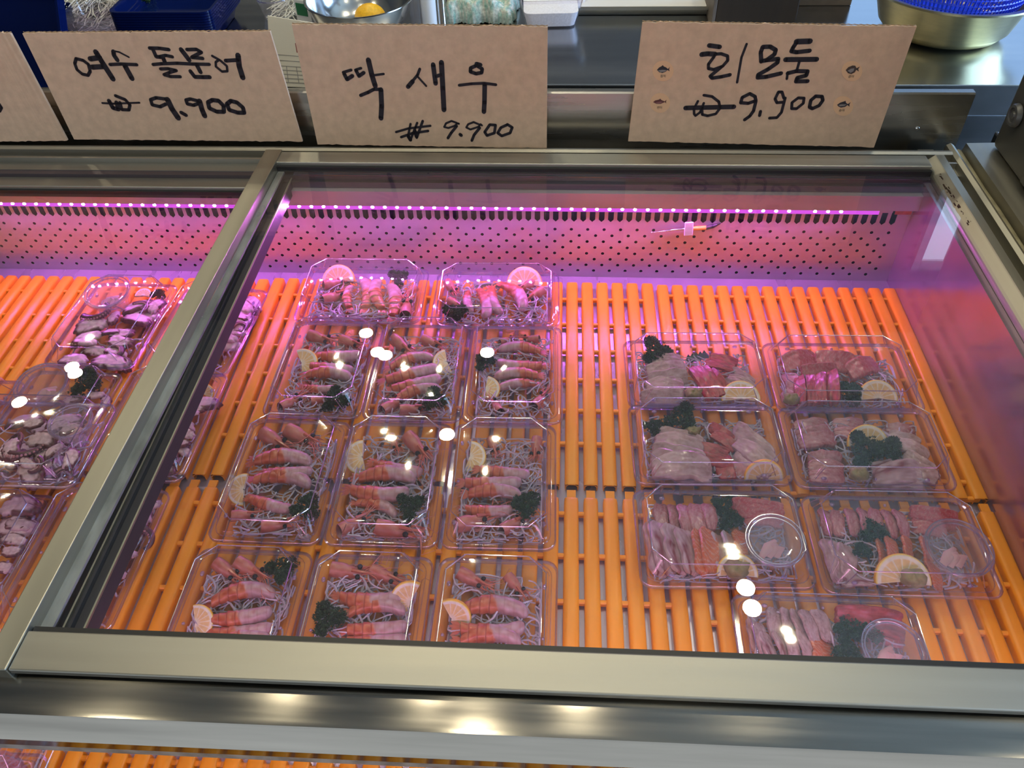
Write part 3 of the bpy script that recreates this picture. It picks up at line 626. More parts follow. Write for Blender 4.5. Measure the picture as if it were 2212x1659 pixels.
def octo_mesh(seed):
    rr = random.Random(seed); m = MB(); n = 56; L, wd, th = .044, rr.uniform(.019, .026), rr.uniform(.005, .008); sk = rr.uniform(0, 6.28); cv = rr.uniform(-.25, .25); vs = []; cs = []
    rads = [.03, .35, .62, .80, .90, 1.0, 1.03, .95]; zz = [th, th, th * .98, th * .95, th * .9, th * .62, th * .2, 0]
    for r, z in zip(rads, zz):
        for k in range(n):
            a = 2 * PI * k / n; sc = 1 + (.055 * math.sin(9 * a + seed) + .03 * math.sin(17 * a)) * (r > .7)
            x = L / 2 * r * sc * math.copysign(abs(math.cos(a)) ** .8, math.cos(a)); y = wd / 2 * r * sc * math.copysign(abs(math.sin(a)) ** .9, math.sin(a)); y += cv * (x * x / .022 - .008)
            e = nz(x * 160 + seed, y * 160); vs.append((x, y, z + .0012 * e + .0015 * math.cos(x * 90)))
            c = lerp((.74, .62, .60), (.82, .75, .74), .5 + e)
            dk = max(0, min(1, (r - .66 - .2 * e) / .14)) * (1 if math.cos(a - sk) > -.55 + .4 * e else .12)
            cs.append(lerp(c, lerp((.10, .022, .035), (.20, .06, .06), .5 + e), dk))
    fs = [(i * n + k, i * n + (k + 1) % n, (i + 1) * n + (k + 1) % n, (i + 1) * n + k) for i in range(len(rads) - 1) for k in range(n)]
    fs = [f[::-1] for f in fs]; fs += [tuple(range(n)), tuple(range((len(rads) - 1) * n, len(rads) * n))[::-1]]
    m.add(vs, fs, cs); return m.mesh('octopus_slice', M['foodw'], 60)
def tent_mesh(seed):
    rr = random.Random(seed); m = MB(); s = MB(); p = []; ra = []; a = 0; x = -.02; y = 0; N_ = 18
    for i in range(N_):
        t = i / (N_ - 1); p.append((x, y, .006 + .002 * math.sin(t * 5))); ra.append(.0058 * (1 - .75 * t) + .0006); x += .0034 * math.cos(a); y += .0034 * math.sin(a); a += (.10 + .24 * t) * (1 if seed % 2 else -1)
    m.tube(p, ra, 10, [lerp((.13, .03, .04), (.07, .018, .03), (i % 3) / 2) for i in range(N_)])
    for i in range(1, N_ - 1):
        t = (V(p[i + 1]) - V(p[i - 1])).normalized(); nn = V((t.y, -t.x, 0))
        for sd in (-1, 1): c = V(p[i]) + nn * ra[i] * .8 + V((0, 0, sd * ra[i] * .5 + .001)); s.ball(c, ra[i] * .36, 8, 5, (1, 1, .8), (.48, .26, .25))
    return m.mesh('octopus_tentacle', M['foodw'], 60), [('suckers', s.mesh('suckers', M['foodw'], 80))]
def cup_parts():
    b = MB().lathe([(.0001, .0008), (.0225, .0008), (.0235, .002), (.0275, .021), (.0292, .0215), (.0292, .0222)], 40)
    l = MB().lathe([(.0295, .0195), (.0312, .0200), (.0312, .0236), (.0300, .0248), (.0280, .0240), (.0268, .0222), (.0258, .0216), (.0150, .0220), (.0001, .0220)], 40)
    rg = MB()
    for r_, z in ((.0306, .0246), (.0272, .0228)): rg.tube([(r_ * math.cos(2 * PI * k / 40), r_ * math.sin(2 * PI * k / 40), z) for k in range(41)], .0008, 6, cap=False)
    f = MB(); 
    for k in range(3):
        f.tube([(-.012 + k * .008, -.010, .004), (-.004 + k * .006, 0, .009), (.006, .010 - k * .004, .005)], [.003, .0055, .002], 8, flat=.4)
    return b.mesh('cup', M['petcup'], 40), [('lid', l.mesh('lid', M['petcup'], 40)), ('lid_ring', rg.mesh('lid_ring', M['petglint'], 60)), ('ginger', f.mesh('ginger', M['ginger'], 60))]
def wasabi_mesh(seed):
    m = MB(); m.ball((0, 0, .006), .008, 18, 12, (1.2, 1, .8)); m.v = [tuple(V(p) * (1 + .3 * nz(p[0] * 250 + seed, p[1] * 250, p[2] * 250))) for p in m.v]; return m.mesh('wasabi_lump', M['wasabi'], 70)
def leaf_mesh():
    m = MB()
    pts = [(-.03, 0)] + [(-.026 + .0052 * i + (.0025 if i % 2 else 0), .009 + (.006 if i % 2 else 0)) for i in range(11)] + [(.03, 0)]
    lo = [(x, -y * .75) for x, y in pts[1:-1]][::-1]; al = pts + lo; n = len(al)
    m.add([(x, y, .0045 + 20 * y * y) for x, y in al] + [(x, y, .0037 + 20 * y * y) for x, y in al], [tuple(range(n))[::-1], tuple(range(n, 2 * n))] + [(i, (i + 1) % n, n + (i + 1) % n, n + i) for i in range(n)])
    return m.mesh('garnish_leaf', M['leaf'])
PR = {'tail': [tail_mesh(i) for i in range(5)], 'head': [head_mesh(i) for i in range(4)], 'lemon': [lemon_mesh()], 'parsley': [parsley_mesh(i) for i in range(4)], 'cup': [cup_parts()],
      'octo': [(octo_mesh(i), []) for i in range(7)], 'tent': [tent_mesh(i) for i in range(3)], 'wasabi': [(wasabi_mesh(i), []) for i in range(2)], 'leaf': [(leaf_mesh(), [])]}
for k in ('tuna', 'belly', 'salmon', 'pink', 'white', 'streak', 'silver'):
    PR[k] = [(slab_mesh({'tuna': 'tuna_slice', 'belly': 'tuna_belly_slice', 'salmon': 'salmon_slice', 'pink': 'amberjack_slice', 'white': 'white_fish_slice', 'streak': 'flatfish_slice', 'silver': 'silver_skin_fish_slice'}[k], 20 + i * 7 + len(k), k), []) for i in range(3)]
INFO = {'tail': ('shrimp_tail', 'orange-and-white peeled shrimp tail', 'shrimp'), 'head': ('shrimp_carapace', 'black-eyed shrimp head', 'shrimp head'), 'lemon': ('lemon_slice', 'half lemon slice', 'lemon'), 'parsley': ('parsley_sprig', 'dark curly parsley sprig', 'parsley'),
        'cup': ('sauce_cup', 'clear lidded sauce cup', 'sauce cup'), 'octo': ('octopus_slice', 'white dark-edged octopus slice', 'octopus'), 'tent': ('octopus_tentacle', 'dark curled octopus tentacle', 'octopus'), 'wasabi': ('wasabi_lump', 'pale green wasabi lump', 'wasabi'), 'leaf': ('garnish_leaf', 'dark green garnish leaf', 'garnish'),
        'tuna': ('tuna_slice', 'deep red tuna slice', 'fish slice'), 'belly': ('tuna_belly_slice', 'pinkish red marbled fish slice', 'fish slice'), 'salmon': ('salmon_slice', 'orange striped salmon slice', 'fish slice'), 'pink': ('amberjack_slice', 'rosy fish slice', 'fish slice'),
        'white': ('white_fish_slice', 'pale white fish slice', 'fish slice'), 'streak': ('flatfish_slice', 'white fish slice with dark red streak', 'fish slice'), 'silver': ('silver_skin_fish_slice', 'brownish silver-skinned fish slice', 'fish slice')}
LEN = {'tail': .062, 'head': .044, 'octo': .046, 'tent': .05, 'leaf': .06}
cnt = {}
def put(kind, key, mtx, px, py):
    i = cnt.get(kind, 0); cnt[kind] = i + 1; me, ch = PR[kind][i % len(PR[kind])]
    o = obj(INFO[kind][0], me); o.matrix_world = mtx
    for c in ch:
        q = obj(c[0], c[1], o)
        if len(c) > 2: q.location = c[2]
    TR[key]['items'].append((kind, o, px, py)); return o
ZO = {'A': (560, 540, 3.253), 'B': (440, 880, 2.765), 'C': (400, 1100, 2.602), 'D': (1340, 700, 2.537), 'E': (1340, 1000, 2.537), 'G': (0, 560, 2.764), 'H': (0, 1000, 2.518), 'P': (0, 0, 1)}
def zp(zo, x, y): ox, oy, s = ZO[zo]; return ox + x / s, oy + y / s
def clampin(key, p, mar=.013):
    t = TR[key]; hw, hl = ((TW, TL) if t['o'] == 'p' else (TL, TW)); d = p - t['c']; c, s = math.cos(-t['ang']), math.sin(-t['ang'])
    x, y = d.x * c - d.y * s, d.x * s + d.y * c; x = max(-hw / 2 + mar, min(hw / 2 - mar, x)); y = max(-hl / 2 + mar, min(hl / 2 - mar, y))
    c, s = math.cos(t['ang']), math.sin(t['ang']); return V((t['c'].x + x * c - y * s, t['c'].y + x * s + y * c, p.z))
def seg(kind, key, zo, x1, y1, x2, y2, z=.010, sc=1., roll=None, wide=1.):
    (a, b), (c, d) = zp(zo, x1, y1), zp(zo, x2, y2); tz = TR[key]['z']; h = z + .006
    A, B = at(a, b, tz + h), at(c, d, tz + h); mg = .012 if kind in LEN else .012 + .0065 * wide; A, B = clampin(key, A, mg), clampin(key, B, mg); dv = B - A; ln = dv.length; ctr = (A + B) / 2; ctr.z = tz + z
    s = max(.55, min(1.45, ln / LEN.get(kind, .056))) * sc; s2 = min(s, 1.12)
    X = dv.normalized(); Z = V((0, 0, 1)); Y = Z.cross(X)
    rot = Matrix((X, Y, Z)).transposed().to_4x4(); rl = R.uniform(-.25, .25) if kind in LEN else R.uniform(.05, .34) if roll is None else roll
    M4 = Matrix.Translation(ctr) @ rot @ Matrix.Rotation(rl, 4, 'X') @ Matrix.Diagonal((s, (s2 if kind in LEN else s2 * wide), s2 if kind not in ('tail',) else min(s2, 1.05), 1))
    put(kind, key, M4, (a + c) / 2, (b + d) / 2)
def spot(kind, key, zo, x, y, r=None, ang=90, tilt=25, z=.014, sc=1.):
    """lemon, parsley, cup, wasabi: px centre, radius in px, direction of the arc, tilt towards the viewer"""
    a, b = zp(zo, x, y); tz = TR[key]['z']; p = clampin(key, at(a, b, tz + z + .004), .018 if kind != 'cup' else .036); p.z = tz + z
    if r: e = at(a + r / ZO[zo][2], b, tz + z); sc = (e - at(a, b, tz + z)).length / {'lemon': .0245, 'cup': .031, 'parsley': .02, 'wasabi': .01}[kind]
    sc = min(sc, {'lemon': 1.12, 'cup': 1.05, 'parsley': 1.35, 'wasabi': 1.4}[kind])
    M4 = Matrix.Translation(p) @ Matrix.Rotation(math.radians(tilt), 4, 'X') @ Matrix.Rotation(math.radians(ang - 90), 4, 'Z') @ Matrix.Scale(sc, 4)
    put(kind, key, M4, a, b)
def bed(key, n=120):
    t = TR[key]; o = obj('radish_shreds', RB[(len(key) + ord(key[-1])) % 4] if key[0] != 'O' else RB[4]); o.location = t['c']; o.rotation_euler = (0, 0, t['ang'] + (0 if t['o'] == 'p' else PI / 2))
    tag(o, 'white shredded radish bed in the ' + t['ph'], 'shredded radish', None, 'stuff')
RB = [radish_mesh(i, TW - .030, TL - .030, 210) for i in range(4)] + [radish_mesh(9, TW - .030, TL - .030, 46, .006)]
for k in TR: bed(k)
# prawn boxes: tails run from the orange end to the white end, heads from the neck to the eyes
DATA = {
 'S1': ('A', 't 640 400 650 250;t 740 410 730 215;t 860 420 830 220;t 930 470 920 250;h 440 265 620 215;h 430 370 610 300;h 1110 260 1010 335;h 1020 490 1040 350;l 560 205 112 95 42;p 980 210 80'),
 'S2': ('A', 't 1470 290 1490 430;t 1550 290 1590 480;t 1630 270 1690 450;t 1720 250 1860 430;h 1320 190 1385 310;h 1320 350 1430 410;h 1940 220 1800 295;h 2000 280 1870 360;l 1865 205 122 90 42;p 1380 470 100'),
 'S3': ('A', 't 400 740 720 730;t 360 810 660 840;t 330 880 650 900;t 310 950 530 960;h 340 600 520 650;h 560 630 720 680;h 130 1120 310 1020;h 350 1070 500 1030;l 300 790 110 20 22;p 540 1060 110'),
 'S4': ('A', 't 920 830 1230 760;t 890 920 1260 830;t 930 980 1280 900;t 960 1050 1270 970;h 900 620 1070 730;h 1130 630 1290 690;h 850 1150 1020 1040;h 970 1140 1170 1110;l 1320 780 100 200 20;p 1230 1060 105'),
 'S5': ('A', 't 1980 720 1680 700;t 1990 810 1670 790;t 1960 880 1650 890;t 1940 940 1680 970;h 1680 650 1800 590;h 1980 620 1840 600;h 1710 1150 1630 1040;h 1920 1120 2020 1000;l 1590 970 100 -15 20;p 1580 800 80'),
 'S6': ('B', 't 310 320 650 330;t 350 395 650 385;t 300 440 640 470;t 280 540 530 610;h 350 150 510 250;h 490 130 670 230;h 100 650 330 630;h 330 720 530 690;l 215 480 95 180 28;p 620 600 100'),
 'S7': ('B', 't 1020 330 1310 385;t 930 420 1270 425;t 880 490 1230 505;t 910 570 1150 650;h 1110 150 1160 260;h 1210 170 1330 310;h 760 760 990 650;h 1010 730 1270 765;l 950 290 105 190 24;p 1230 590 95'),
 'S8': ('B', 't 1650 370 1950 400;t 1560 450 1900 445;t 1580 515 1900 530;t 1560 605 1850 610;h 1720 130 1755 280;h 2000 170 1985 310;h 1465 730 1720 660;h 1760 750 1920 650;l 1590 285 95 -10 24;p 1930 590 105'),
 'S9': ('C', 't 150 530 510 480;t 150 620 490 570;t 160 690 490 655;t 165 770 490 735;h 170 290 310 400;h 290 270 450 400;l 60 630 100 10 24;p 550 345 95'),
 'S10': ('C', 't 870 490 1230 485;t 920 580 1240 570;t 910 670 1250 650;t 905 750 1250 735;h 800 320 1030 360;h 1040 310 1210 410;l 1275 500 115 160 50;p 800 620 110'),
 'S11': ('C', 't 1550 570 1930 590;t 1545 660 1910 655;t 1545 740 1890 740;t 1545 820 1890 820;h 1530 320 1700 440;h 1810 310 1910 490;l 1470 590 110 20 55'),
 'F1': ('D', 'white 150 215 330 200 .012 .8;white 150 255 350 235 .014 .8;white 160 300 360 280 .014 .8;white 150 340 340 330 .012 .8;white 120 395 340 395 .012 .8;tuna 410 240 510 400 .014 .6;tuna 455 240 550 385 .016 .6;tuna 500 250 585 355 .016 .6;tuna 470 205 620 235 .014 .7;tuna 500 170 640 200 .012 .7;white 620 240 790 310 .014 .5;white 600 280 770 340 .012 .5;white 580 310 740 380 .010 .5;leaf 370 190 480 150;l 660 405 105 90 30;p 190 165 95;w 400 390 50'),
 'F2': ('D', 'belly 900 220 1070 190 .012;belly 1000 250 1180 235 .016 .7;belly 1080 195 1280 205 .016;belly 1260 260 1400 215 .014;tuna 985 290 1000 450 .014 .5;tuna 1045 280 1060 440 .016 .5;tuna 1105 270 1115 430 .018 .5;tuna 1165 260 1180 420 .018 .5;pink 920 270 980 380;pink 920 380 980 430;l 1410 400 105 90 30;p 1250 390 90;w 930 440 45'),
 'F3': ('D', 'white 220 600 440 660 .012 .9;white 200 640 440 705 .014 .9;white 185 690 450 760 .016 .95;white 180 740 470 810 .018 1;white 190 800 500 860 .018 1;tuna 430 660 590 700 .014 .7;tuna 430 710 590 750 .016 .7;tuna 510 560 600 620 .012 .8;tuna 530 600 620 660 .014 .8;tuna 570 740 600 860 .012;white 640 560 850 720 .012 .7;white 640 600 860 770 .014 .7;white 640 650 830 810 .016 .7;white 640 700 780 830 .016 .6;pink 650 740 690 850;leaf 420 760 520 850;leaf 590 650 660 700;l 790 845 105 90 60;p 330 530 100;p 180 565 60;w 400 590 40'),
 'F4': ('D', 'pink 960 555 1130 530 .010 .8;pink 965 600 1150 575 .012 .8;pink 980 650 1170 620 .014 .8;pink 1170 530 1330 540 .012 .8;pink 1180 580 1340 590 .014 .8;pink 1040 720 1210 735 .014 .9;pink 1040 770 1220 790 .016 .9;pink 1040 830 1230 850 .016 .9;pink 1470 560 1650 580 .010 .8;white 1480 600 1680 650 .012 .9;white 1520 640 1720 730 .014 .9;white 1570 700 1750 800 .016 .9;white 1610 760 1770 880 .016 .9;streak 1380 780 1540 760 .012 .8;streak 1400 840 1640 810 .012 .9;streak 1420 890 1660 880 .012 .9;l 1355 650 110 90 35;p 1330 700 120;p 1470 690 90;w 1310 860 55'),
 'F5': ('E', 'pink 235 330 215 170 .012 .9;pink 300 350 280 165 .014 .9;pink 370 370 345 170 .016 .9;pink 440 370 405 180 .018 .9;pink 500 350 470 190 .018 .8;belly 620 215 900 250 .016 .55;belly 640 250 910 285 .014 .55;belly 690 300 890 320 .010 .7;streak 190 600 150 350 .014 .9;streak 260 620 220 340 .016 .9;streak 330 620 280 350 .018 .9;streak 395 610 340 370 .018 .8;salmon 445 600 430 380 .018 .75;salmon 495 590 480 370 .016 .75;silver 545 560 525 390 .016 .7;silver 610 540 580 380 .014 .7;salmon 680 520 650 370 .012 .8;l 640 600 112 90 30;p 560 230 75;p 600 310 80;w 635 595 70;c 870 470 160'),
 'F6': ('E', 'pink 1140 370 1110 235 .012 .8;pink 1210 380 1180 230 .014 .8;pink 1280 370 1250 235 .016 .8;pink 1350 370 1320 235 .016 .8;pink 1420 370 1390 235 .018 .8;pink 1500 390 1450 235 .018 .8;pink 1565 390 1510 240 .018 .8;belly 1600 255 1880 290 .018 .55;belly 1610 290 1890 330 .014 .55;belly 1640 350 1760 375 .010 .8;white 1150 640 1130 430 .012 .9;white 1205 650 1180 440 .014 .9;white 1260 650 1230 450 .014 .9;streak 1370 660 1230 650 .010;salmon 1440 560 1420 420 .014 .7;salmon 1500 570 1480 410 .016 .7;salmon 1590 550 1570 400 .016 .7;salmon 1690 560 1660 410 .014 .7;salmon 1750 680 1710 560 .012 .8;l 1545 640 150 90 28;p 1380 380 90;p 1320 480 60;w 1600 650 70;c 1890 520 185'),
 'F7': ('E', 'white 850 910 830 750 .012 .8;white 910 920 890 740 .014 .8;white 1000 930 960 780 .014 .9;white 1060 940 1010 780 .016 .9;white 1130 930 1080 790 .016 .9;white 730 1010 690 870 .012 .8;white 790 1030 750 880 .014 .8;white 960 1060 920 910 .016 .8;white 1040 1070 1000 930 .016 .8;streak 850 1080 790 940 .016 .8;streak 910 1080 860 940 .016 .8;tuna 1190 790 1530 860 .018 .6;tuna 1200 840 1560 920 .016 .6;belly 1370 920 1580 970 .014 .8;salmon 1130 1090 1120 1020 .012 1.3;p 1240 900 95;p 1340 920 90;p 1240 1030 90;c 1520 1060 170'),
 'O1': ('G', 'x 780 280 960 240;x 830 300 980 260;o 660 380 690 300;o 730 340 900 380;o 880 300 980 230;o 420 480 570 485;o 480 530 640 540;o 640 470 790 500;o 320 600 520 590;o 540 600 750 620;o 600 430 720 420;l 860 200 50 90 20;p 960 200 50;c 630 235 128'),
 'O2': ('G', 'o 380 840 470 820;o 490 810 620 790;o 620 820 710 830;x 330 850 430 850;p 560 720 100;c 310 740 150'),
 'O3': ('G', 'o 120 980 260 950;o 60 1200 70 1060;o 290 1010 390 960;o 340 1030 490 970;o 160 1060 340 1080;o 110 1180 200 1220;o 260 1170 350 1090;o 400 1240 430 1110;o 0 1180 40 1090;x 230 1180 300 1230;x 110 1090 170 1000;x 330 1260 430 1200;c 600 1000 125'),
 'O4': ('G', 'o 1390 250 1530 300;o 1370 320 1500 350;x 1380 400 1440 340;o 1370 400 1480 410;o 1290 440 1440 470;o 1250 470 1330 400;c 1300 540 80'),
 'O5': ('G', 'o 1100 860 1220 890;o 1070 930 1170 900;o 1050 1010 1180 1040;o 1010 1110 1130 1080;o 950 1140 1060 1160;x 970 1230 1060 1240;x 1000 1060 1090 1060;l 1215 790 60 60 40;p 1150 780 60'),
 'O6': ('H', 'o 760 230 880 180;o 710 310 810 240;x 690 290 770 330;o 620 440 790 390;o 620 530 750 480;o 560 480 660 400;o 480 600 570 560;x 480 820 560 840;c 560 700 105'),
 'O7': ('H', 'o 0 230 250 240;o 10 320 190 330;o -20 400 170 415;o 20 470 120 470;o -60 560 60 560;x 150 290 250 330'),
 'O8': ('G', 'o -500 1000 -380 1010;o -560 1100 -420 1090;c -124 801 90'),
 'L1': ('P', 'pink -60 1650 60 1640 .012 1.6;pink -90 1670 20 1690;pink 0 1660 80 1680 .014 1.5'),
}
for key, (zo, s) in DATA.items():
    for it in s.split(';'):
        f = it.split(); k = f[0]; a = [float(q) for q in f[1:]]
        if k == 't': seg('tail', key, zo, *a[:4], z=.0095, sc=1.)
        elif k == 'h': seg('head', key, zo, *a[:4], z=.0085, roll=R.uniform(-.5, .5))
        elif k == 'o': seg('octo', key, zo, *a[:4], z=R.uniform(.010, .018))
        elif k == 'x': seg('tent', key, zo, *a[:4], z=R.uniform(.010, .016))
        elif k == 'leaf': seg('leaf', key, zo, *a[:4], z=.006, roll=.3)
        elif k == 'l': spot('lemon', key, zo, a[0], a[1], a[2], a[3], a[4], .014)
        elif k == 'p': spot('parsley', key, zo, a[0], a[1], a[2], R.uniform(0, 360), 10, .013)
        elif k == 'w': spot('wasabi', key, zo, a[0], a[1], a[2], 90, 0, .018)
        elif k == 'c': spot('cup', key, zo, a[0], a[1], a[2], 90, R.uniform(4, 9), .0145)
        else: seg(k, key, zo, *a[:4], z=(a[4] if len(a) > 4 else .011), wide=(a[5] if len(a) > 5 else 1.1) * 1.22, sc=1.1)
for key, rects in (('O1', (-.038, .038, -.07, .045)), ('O2', (-.04, .04, -.075, .01)), ('O3', (-.07, .03, -.042, .042)), ('O4', (.0, .042, -.03, .07)), ('O5', (-.01, .042, -.07, .05)), ('O6', (-.01, .042, -.02, .075)), ('O7', (-.042, .042, -.03, .07)), ('O8', (-.04, .04, -.07, .03))):
    t = TR[key]; rq = random.Random(key); x0, x1, y0_, y1_ = rects; nn_ = 9
    for i in range(nn_):
        x = rq.uniform(x0, x1); y = y0_ + (y1_ - y0_) * (i + .5) / nn_ + rq.uniform(-.006, .006); c, s_ = math.cos(t['ang']), math.sin(t['ang'])
        p = t['c'] + V((x * c - y * s_, x * s_ + y * c, rq.uniform(.006, .012))); sc_ = rq.uniform(.75, 1.05)
        dd = (p - CP); qx = W / 2 + FL * dd.dot(cr) / dd.dot(cf); qy = H / 2 - FL * dd.dot(cu) / dd.dot(cf)
        put('tent' if i % 4 == 2 else 'octo', key, Matrix.Translation(p) @ Matrix.Rotation(rq.uniform(-.9, .9) + t['ang'], 4, 'Z') @ Matrix.Rotation(rq.uniform(-.3, .3), 4, 'X') @ Matrix.Scale(sc_, 4), qx, qy)
ORD = ['first', 'second', 'third', 'fourth', 'fifth', 'sixth', 'seventh', 'eighth', 'ninth', 'tenth', 'eleventh', 'twelfth', 'thirteenth', 'fourteenth', 'fifteenth', 'sixteenth', 'seventeenth', 'eighteenth', 'nineteenth', 'twentieth', 'twenty-first', 'twenty-second', 'twenty-third', 'twenty-fourth', 'twenty-fifth', 'twenty-sixth']
for key, t in TR.items():
    ks = {}
    for k, o, px, py in t['items']: ks.setdefault(k, []).append((o, px, py))
    for k, l in ks.items():
        nme, d, cat = INFO[k]
        if len(l) == 1: tag(l[0][0], d + ' in the ' + t['ph'], cat); continue
        sx = max(a[1] for a in l) - min(a[1] for a in l); sy = max(a[2] for a in l) - min(a[2] for a in l); byx = sx > sy * 1.1
        l.sort(key=lambda a: a[1] if byx else a[2])
        for i, (o, px, py) in enumerate(l):
            tag(o, '%s %s from %s, %s' % (ORD[i], d, 'left' if byx else 'back', t['ph']), cat, '%ss in the %s' % (d, t['ph']))
# ------------------------------------------------------------------ cardboard signs
SY0, SZ0 = at(1240, 318, .164).y, .164
SN = V((0, -1, .10)).normalized()
def sign_plane(dy): return V((0, SY0 + dy, SZ0))
def ribbon(mb, pts, w, p0, n, off):
    """ink stroke: pts are points on the sign given in photo pixels, w in px"""
    P3 = [atpl(x, y, p0, n) + n * off for x, y in pts]; k = (atpl(pts[0][0] + w / 2, pts[0][1], p0, n) - atpl(pts[0][0], pts[0][1], p0, n)).length * 1.42
    up = V((0, 0, 1)); ax = V((1, 0, 0)); ay = n.cross(ax).normalized()
    for i, p in enumerate(P3):
        mb.add([p + ax * k * math.cos(2 * PI * j / 8 + .4) + ay * k * math.sin(2 * PI * j / 8 + .4) for j in range(8)], [tuple(range(8))])
        if i:
            q = P3[i - 1]; t = (p - q)
            if t.length < 1e-6: continue
            t.normalize(); s = n.cross(t) * k
            mb.add([q - s, p - s, p + s, q + s], [(0, 1, 2, 3)])
def sign(corners, dy, label, strokes, zo, defw, ragged=1.0, name='cardboard_sign'):
    p0 = sign_plane(dy); TLc, TRc, BRc, BLc = [atpl(x, y, p0, SN) for x, y in corners]
    n = 60; rr = random.Random(int(corners[0][0])); th = SN * -.0042; front = []; 
    for i in range(n + 1):
        t = i / n; front.append((TLc.lerp(TRc, t) + V((0, 0, ragged * .0012 * rr.gauss(0, .5))), BLc.lerp(BRc, t) + V((0, 0, .0006 * rr.gauss(0, .6)))))
    m = MB(); rowsn = 2
    vs = [p for a, b in front for p in (a, b)]; q = len(vs); vs += [V(p) + th for p in vs]
    fs = [(2 * i, 2 * i + 1, 2 * i + 3, 2 * i + 2) for i in range(n)] + [(q + 2 * i, q + 2 * i + 2, q + 2 * i + 3, q + 2 * i + 1) for i in range(n)]
    fs += [(2 * i, 2 * i + 2, q + 2 * i + 2, q + 2 * i) for i in range(n)] + [(2 * i + 1, q + 2 * i + 1, q + 2 * i + 3, 2 * i + 3) for i in range(n)]
    fs += [(0, q, q + 1, 1), (2 * n, 2 * n + 1, q + 2 * n + 1, q + 2 * n)]
    c0 = (BLc + BRc) / 2
    m.add([V(v) - c0 for v in vs], fs); o = m.build(name, M['card']); o.location = c0; tag(o, label, 'price sign', 'cardboard price signs')
    e = MB(); ns = 90                                                # the corrugation along the top edge
    for i in range(ns):
        a, b = TLc.lerp(TRc, i / ns), TLc.lerp(TRc, (i + 1) / ns); f, g = (.3, .9) if i % 2 else (.9, .3)
        e.tube([a + th * f - c0 + V((0, 0, .0009)), b + th * g - c0 + V((0, 0, .0009))], .0006, 4)
    e.build('corrugated_edge', M['cardedge'], o)
    if strokes:
        s = MB(); ox, oy, sc = zo
        for st_ in strokes.split(';'):
            hd, body = st_.split(':') if ':' in st_ else ('', st_)
            w = float(hd) if hd.strip() else defw; v = [float(x) for x in body.split()]
            ribbon(s, [(ox + v[i] / sc, oy + v[i + 1] / sc) for i in range(0, len(v), 2)], w / sc, p0, SN, .0004)
        s.v = [tuple(V(v) - c0) for v in s.v]; s.build('handwriting', M['ink'], o)
    return o, p0, c0
S1T = '26:130 245 115 300 140 370 200 420 265 435 290 390 270 310 210 265 130 245;40:290 248 400 232;40:312 342 440 335;44:355 170 420 275 548 475;36:555 165 560 205 598 260;14:560 158 620 170 730 228;26:515 312 640 306 820 314;42:685 325 765 470;28:965 125 1080 128 1185 142;30:1000 132 1040 222 1090 228;26:1080 222 1150 208 1225 224;34:1120 238 1140 285;26:1005 312 1100 303 1280 297 1450 306 1645 310;26:1090 362 1180 360 1270 380 1190 404 1130 428 1200 448 1315 450;38:1325 142 1415 260;28:1390 142 1500 140 1555 172 1445 230 1570 242;34:1500 312 1545 398;32:1430 388 1480 452 1570 455 1650 455;20:1678 214 1770 265 1845 330 1850 388 1790 392 1720 335 1718 285 1755 258;30:1830 268 1980 260;44:1972 208 1985 330 2025 460;16:428 750 560 757 850 746;34:505 725 548 805 610 822 590 745;26:630 745 650 825 730 828 742 772 690 712 578 667;28:1150 705 1040 690 978 712 995 770 1085 792 1150 762;46:1170 712 1220 815 1290 918;30:1325 858 1380 888;28:1510 724 1430 704 1380 716 1395 760 1465 775 1515 758;42:1535 728 1562 825 1592 895;34:1680 716 1630 742 1645 808 1730 848 1810 850 1808 782 1750 724 1680 716;34:1890 726 1845 762 1872 828 1970 860 2042 860 2028 802 1960 744 1890 726'
S2T = '22:208 232 295 206;30:218 245 250 308 308 270;20:340 206 402 186;28:348 212 380 272 432 235;40:482 98 520 262 556 378;18:535 265 648 249;26:398 482 480 448 540 416 610 416;38:618 420 626 600 618 730;22:1040 196 1015 262 962 326;34:962 330 912 388;16:1010 270 1110 380;36:1185 148 1212 352;40:1275 125 1290 400 1302 638;28:1205 278 1280 256;30:1655 138 1700 150;28:1650 160 1592 185 1590 225 1650 246 1712 235 1718 195 1670 165;22:1468 372 1600 356 1740 350 1866 366;36:1745 362 1742 560 1736 660;18:782 880 920 840 1155 812;20:838 935 960 892 1130 868;18:940 792 912 925 938 968 1012 780;20:985 850 1006 942 1072 760;28:915 925 938 965;28:985 870 1005 930;16:1440 780 1385 760 1325 785 1305 825 1350 836 1420 812 1448 785 1465 790;22:1440 815 1380 890 1346 945;26:1478 906 1490 916;16:1690 800 1625 772 1565 795 1545 830 1590 852 1680 822 1700 795 1715 808;22:1690 835 1630 910 1605 972;22:1800 800 1745 880 1770 918 1850 890 1862 805 1800 800;22:1990 800 1920 832 1886 890 1930 922 2020 890 2044 830 1990 797'
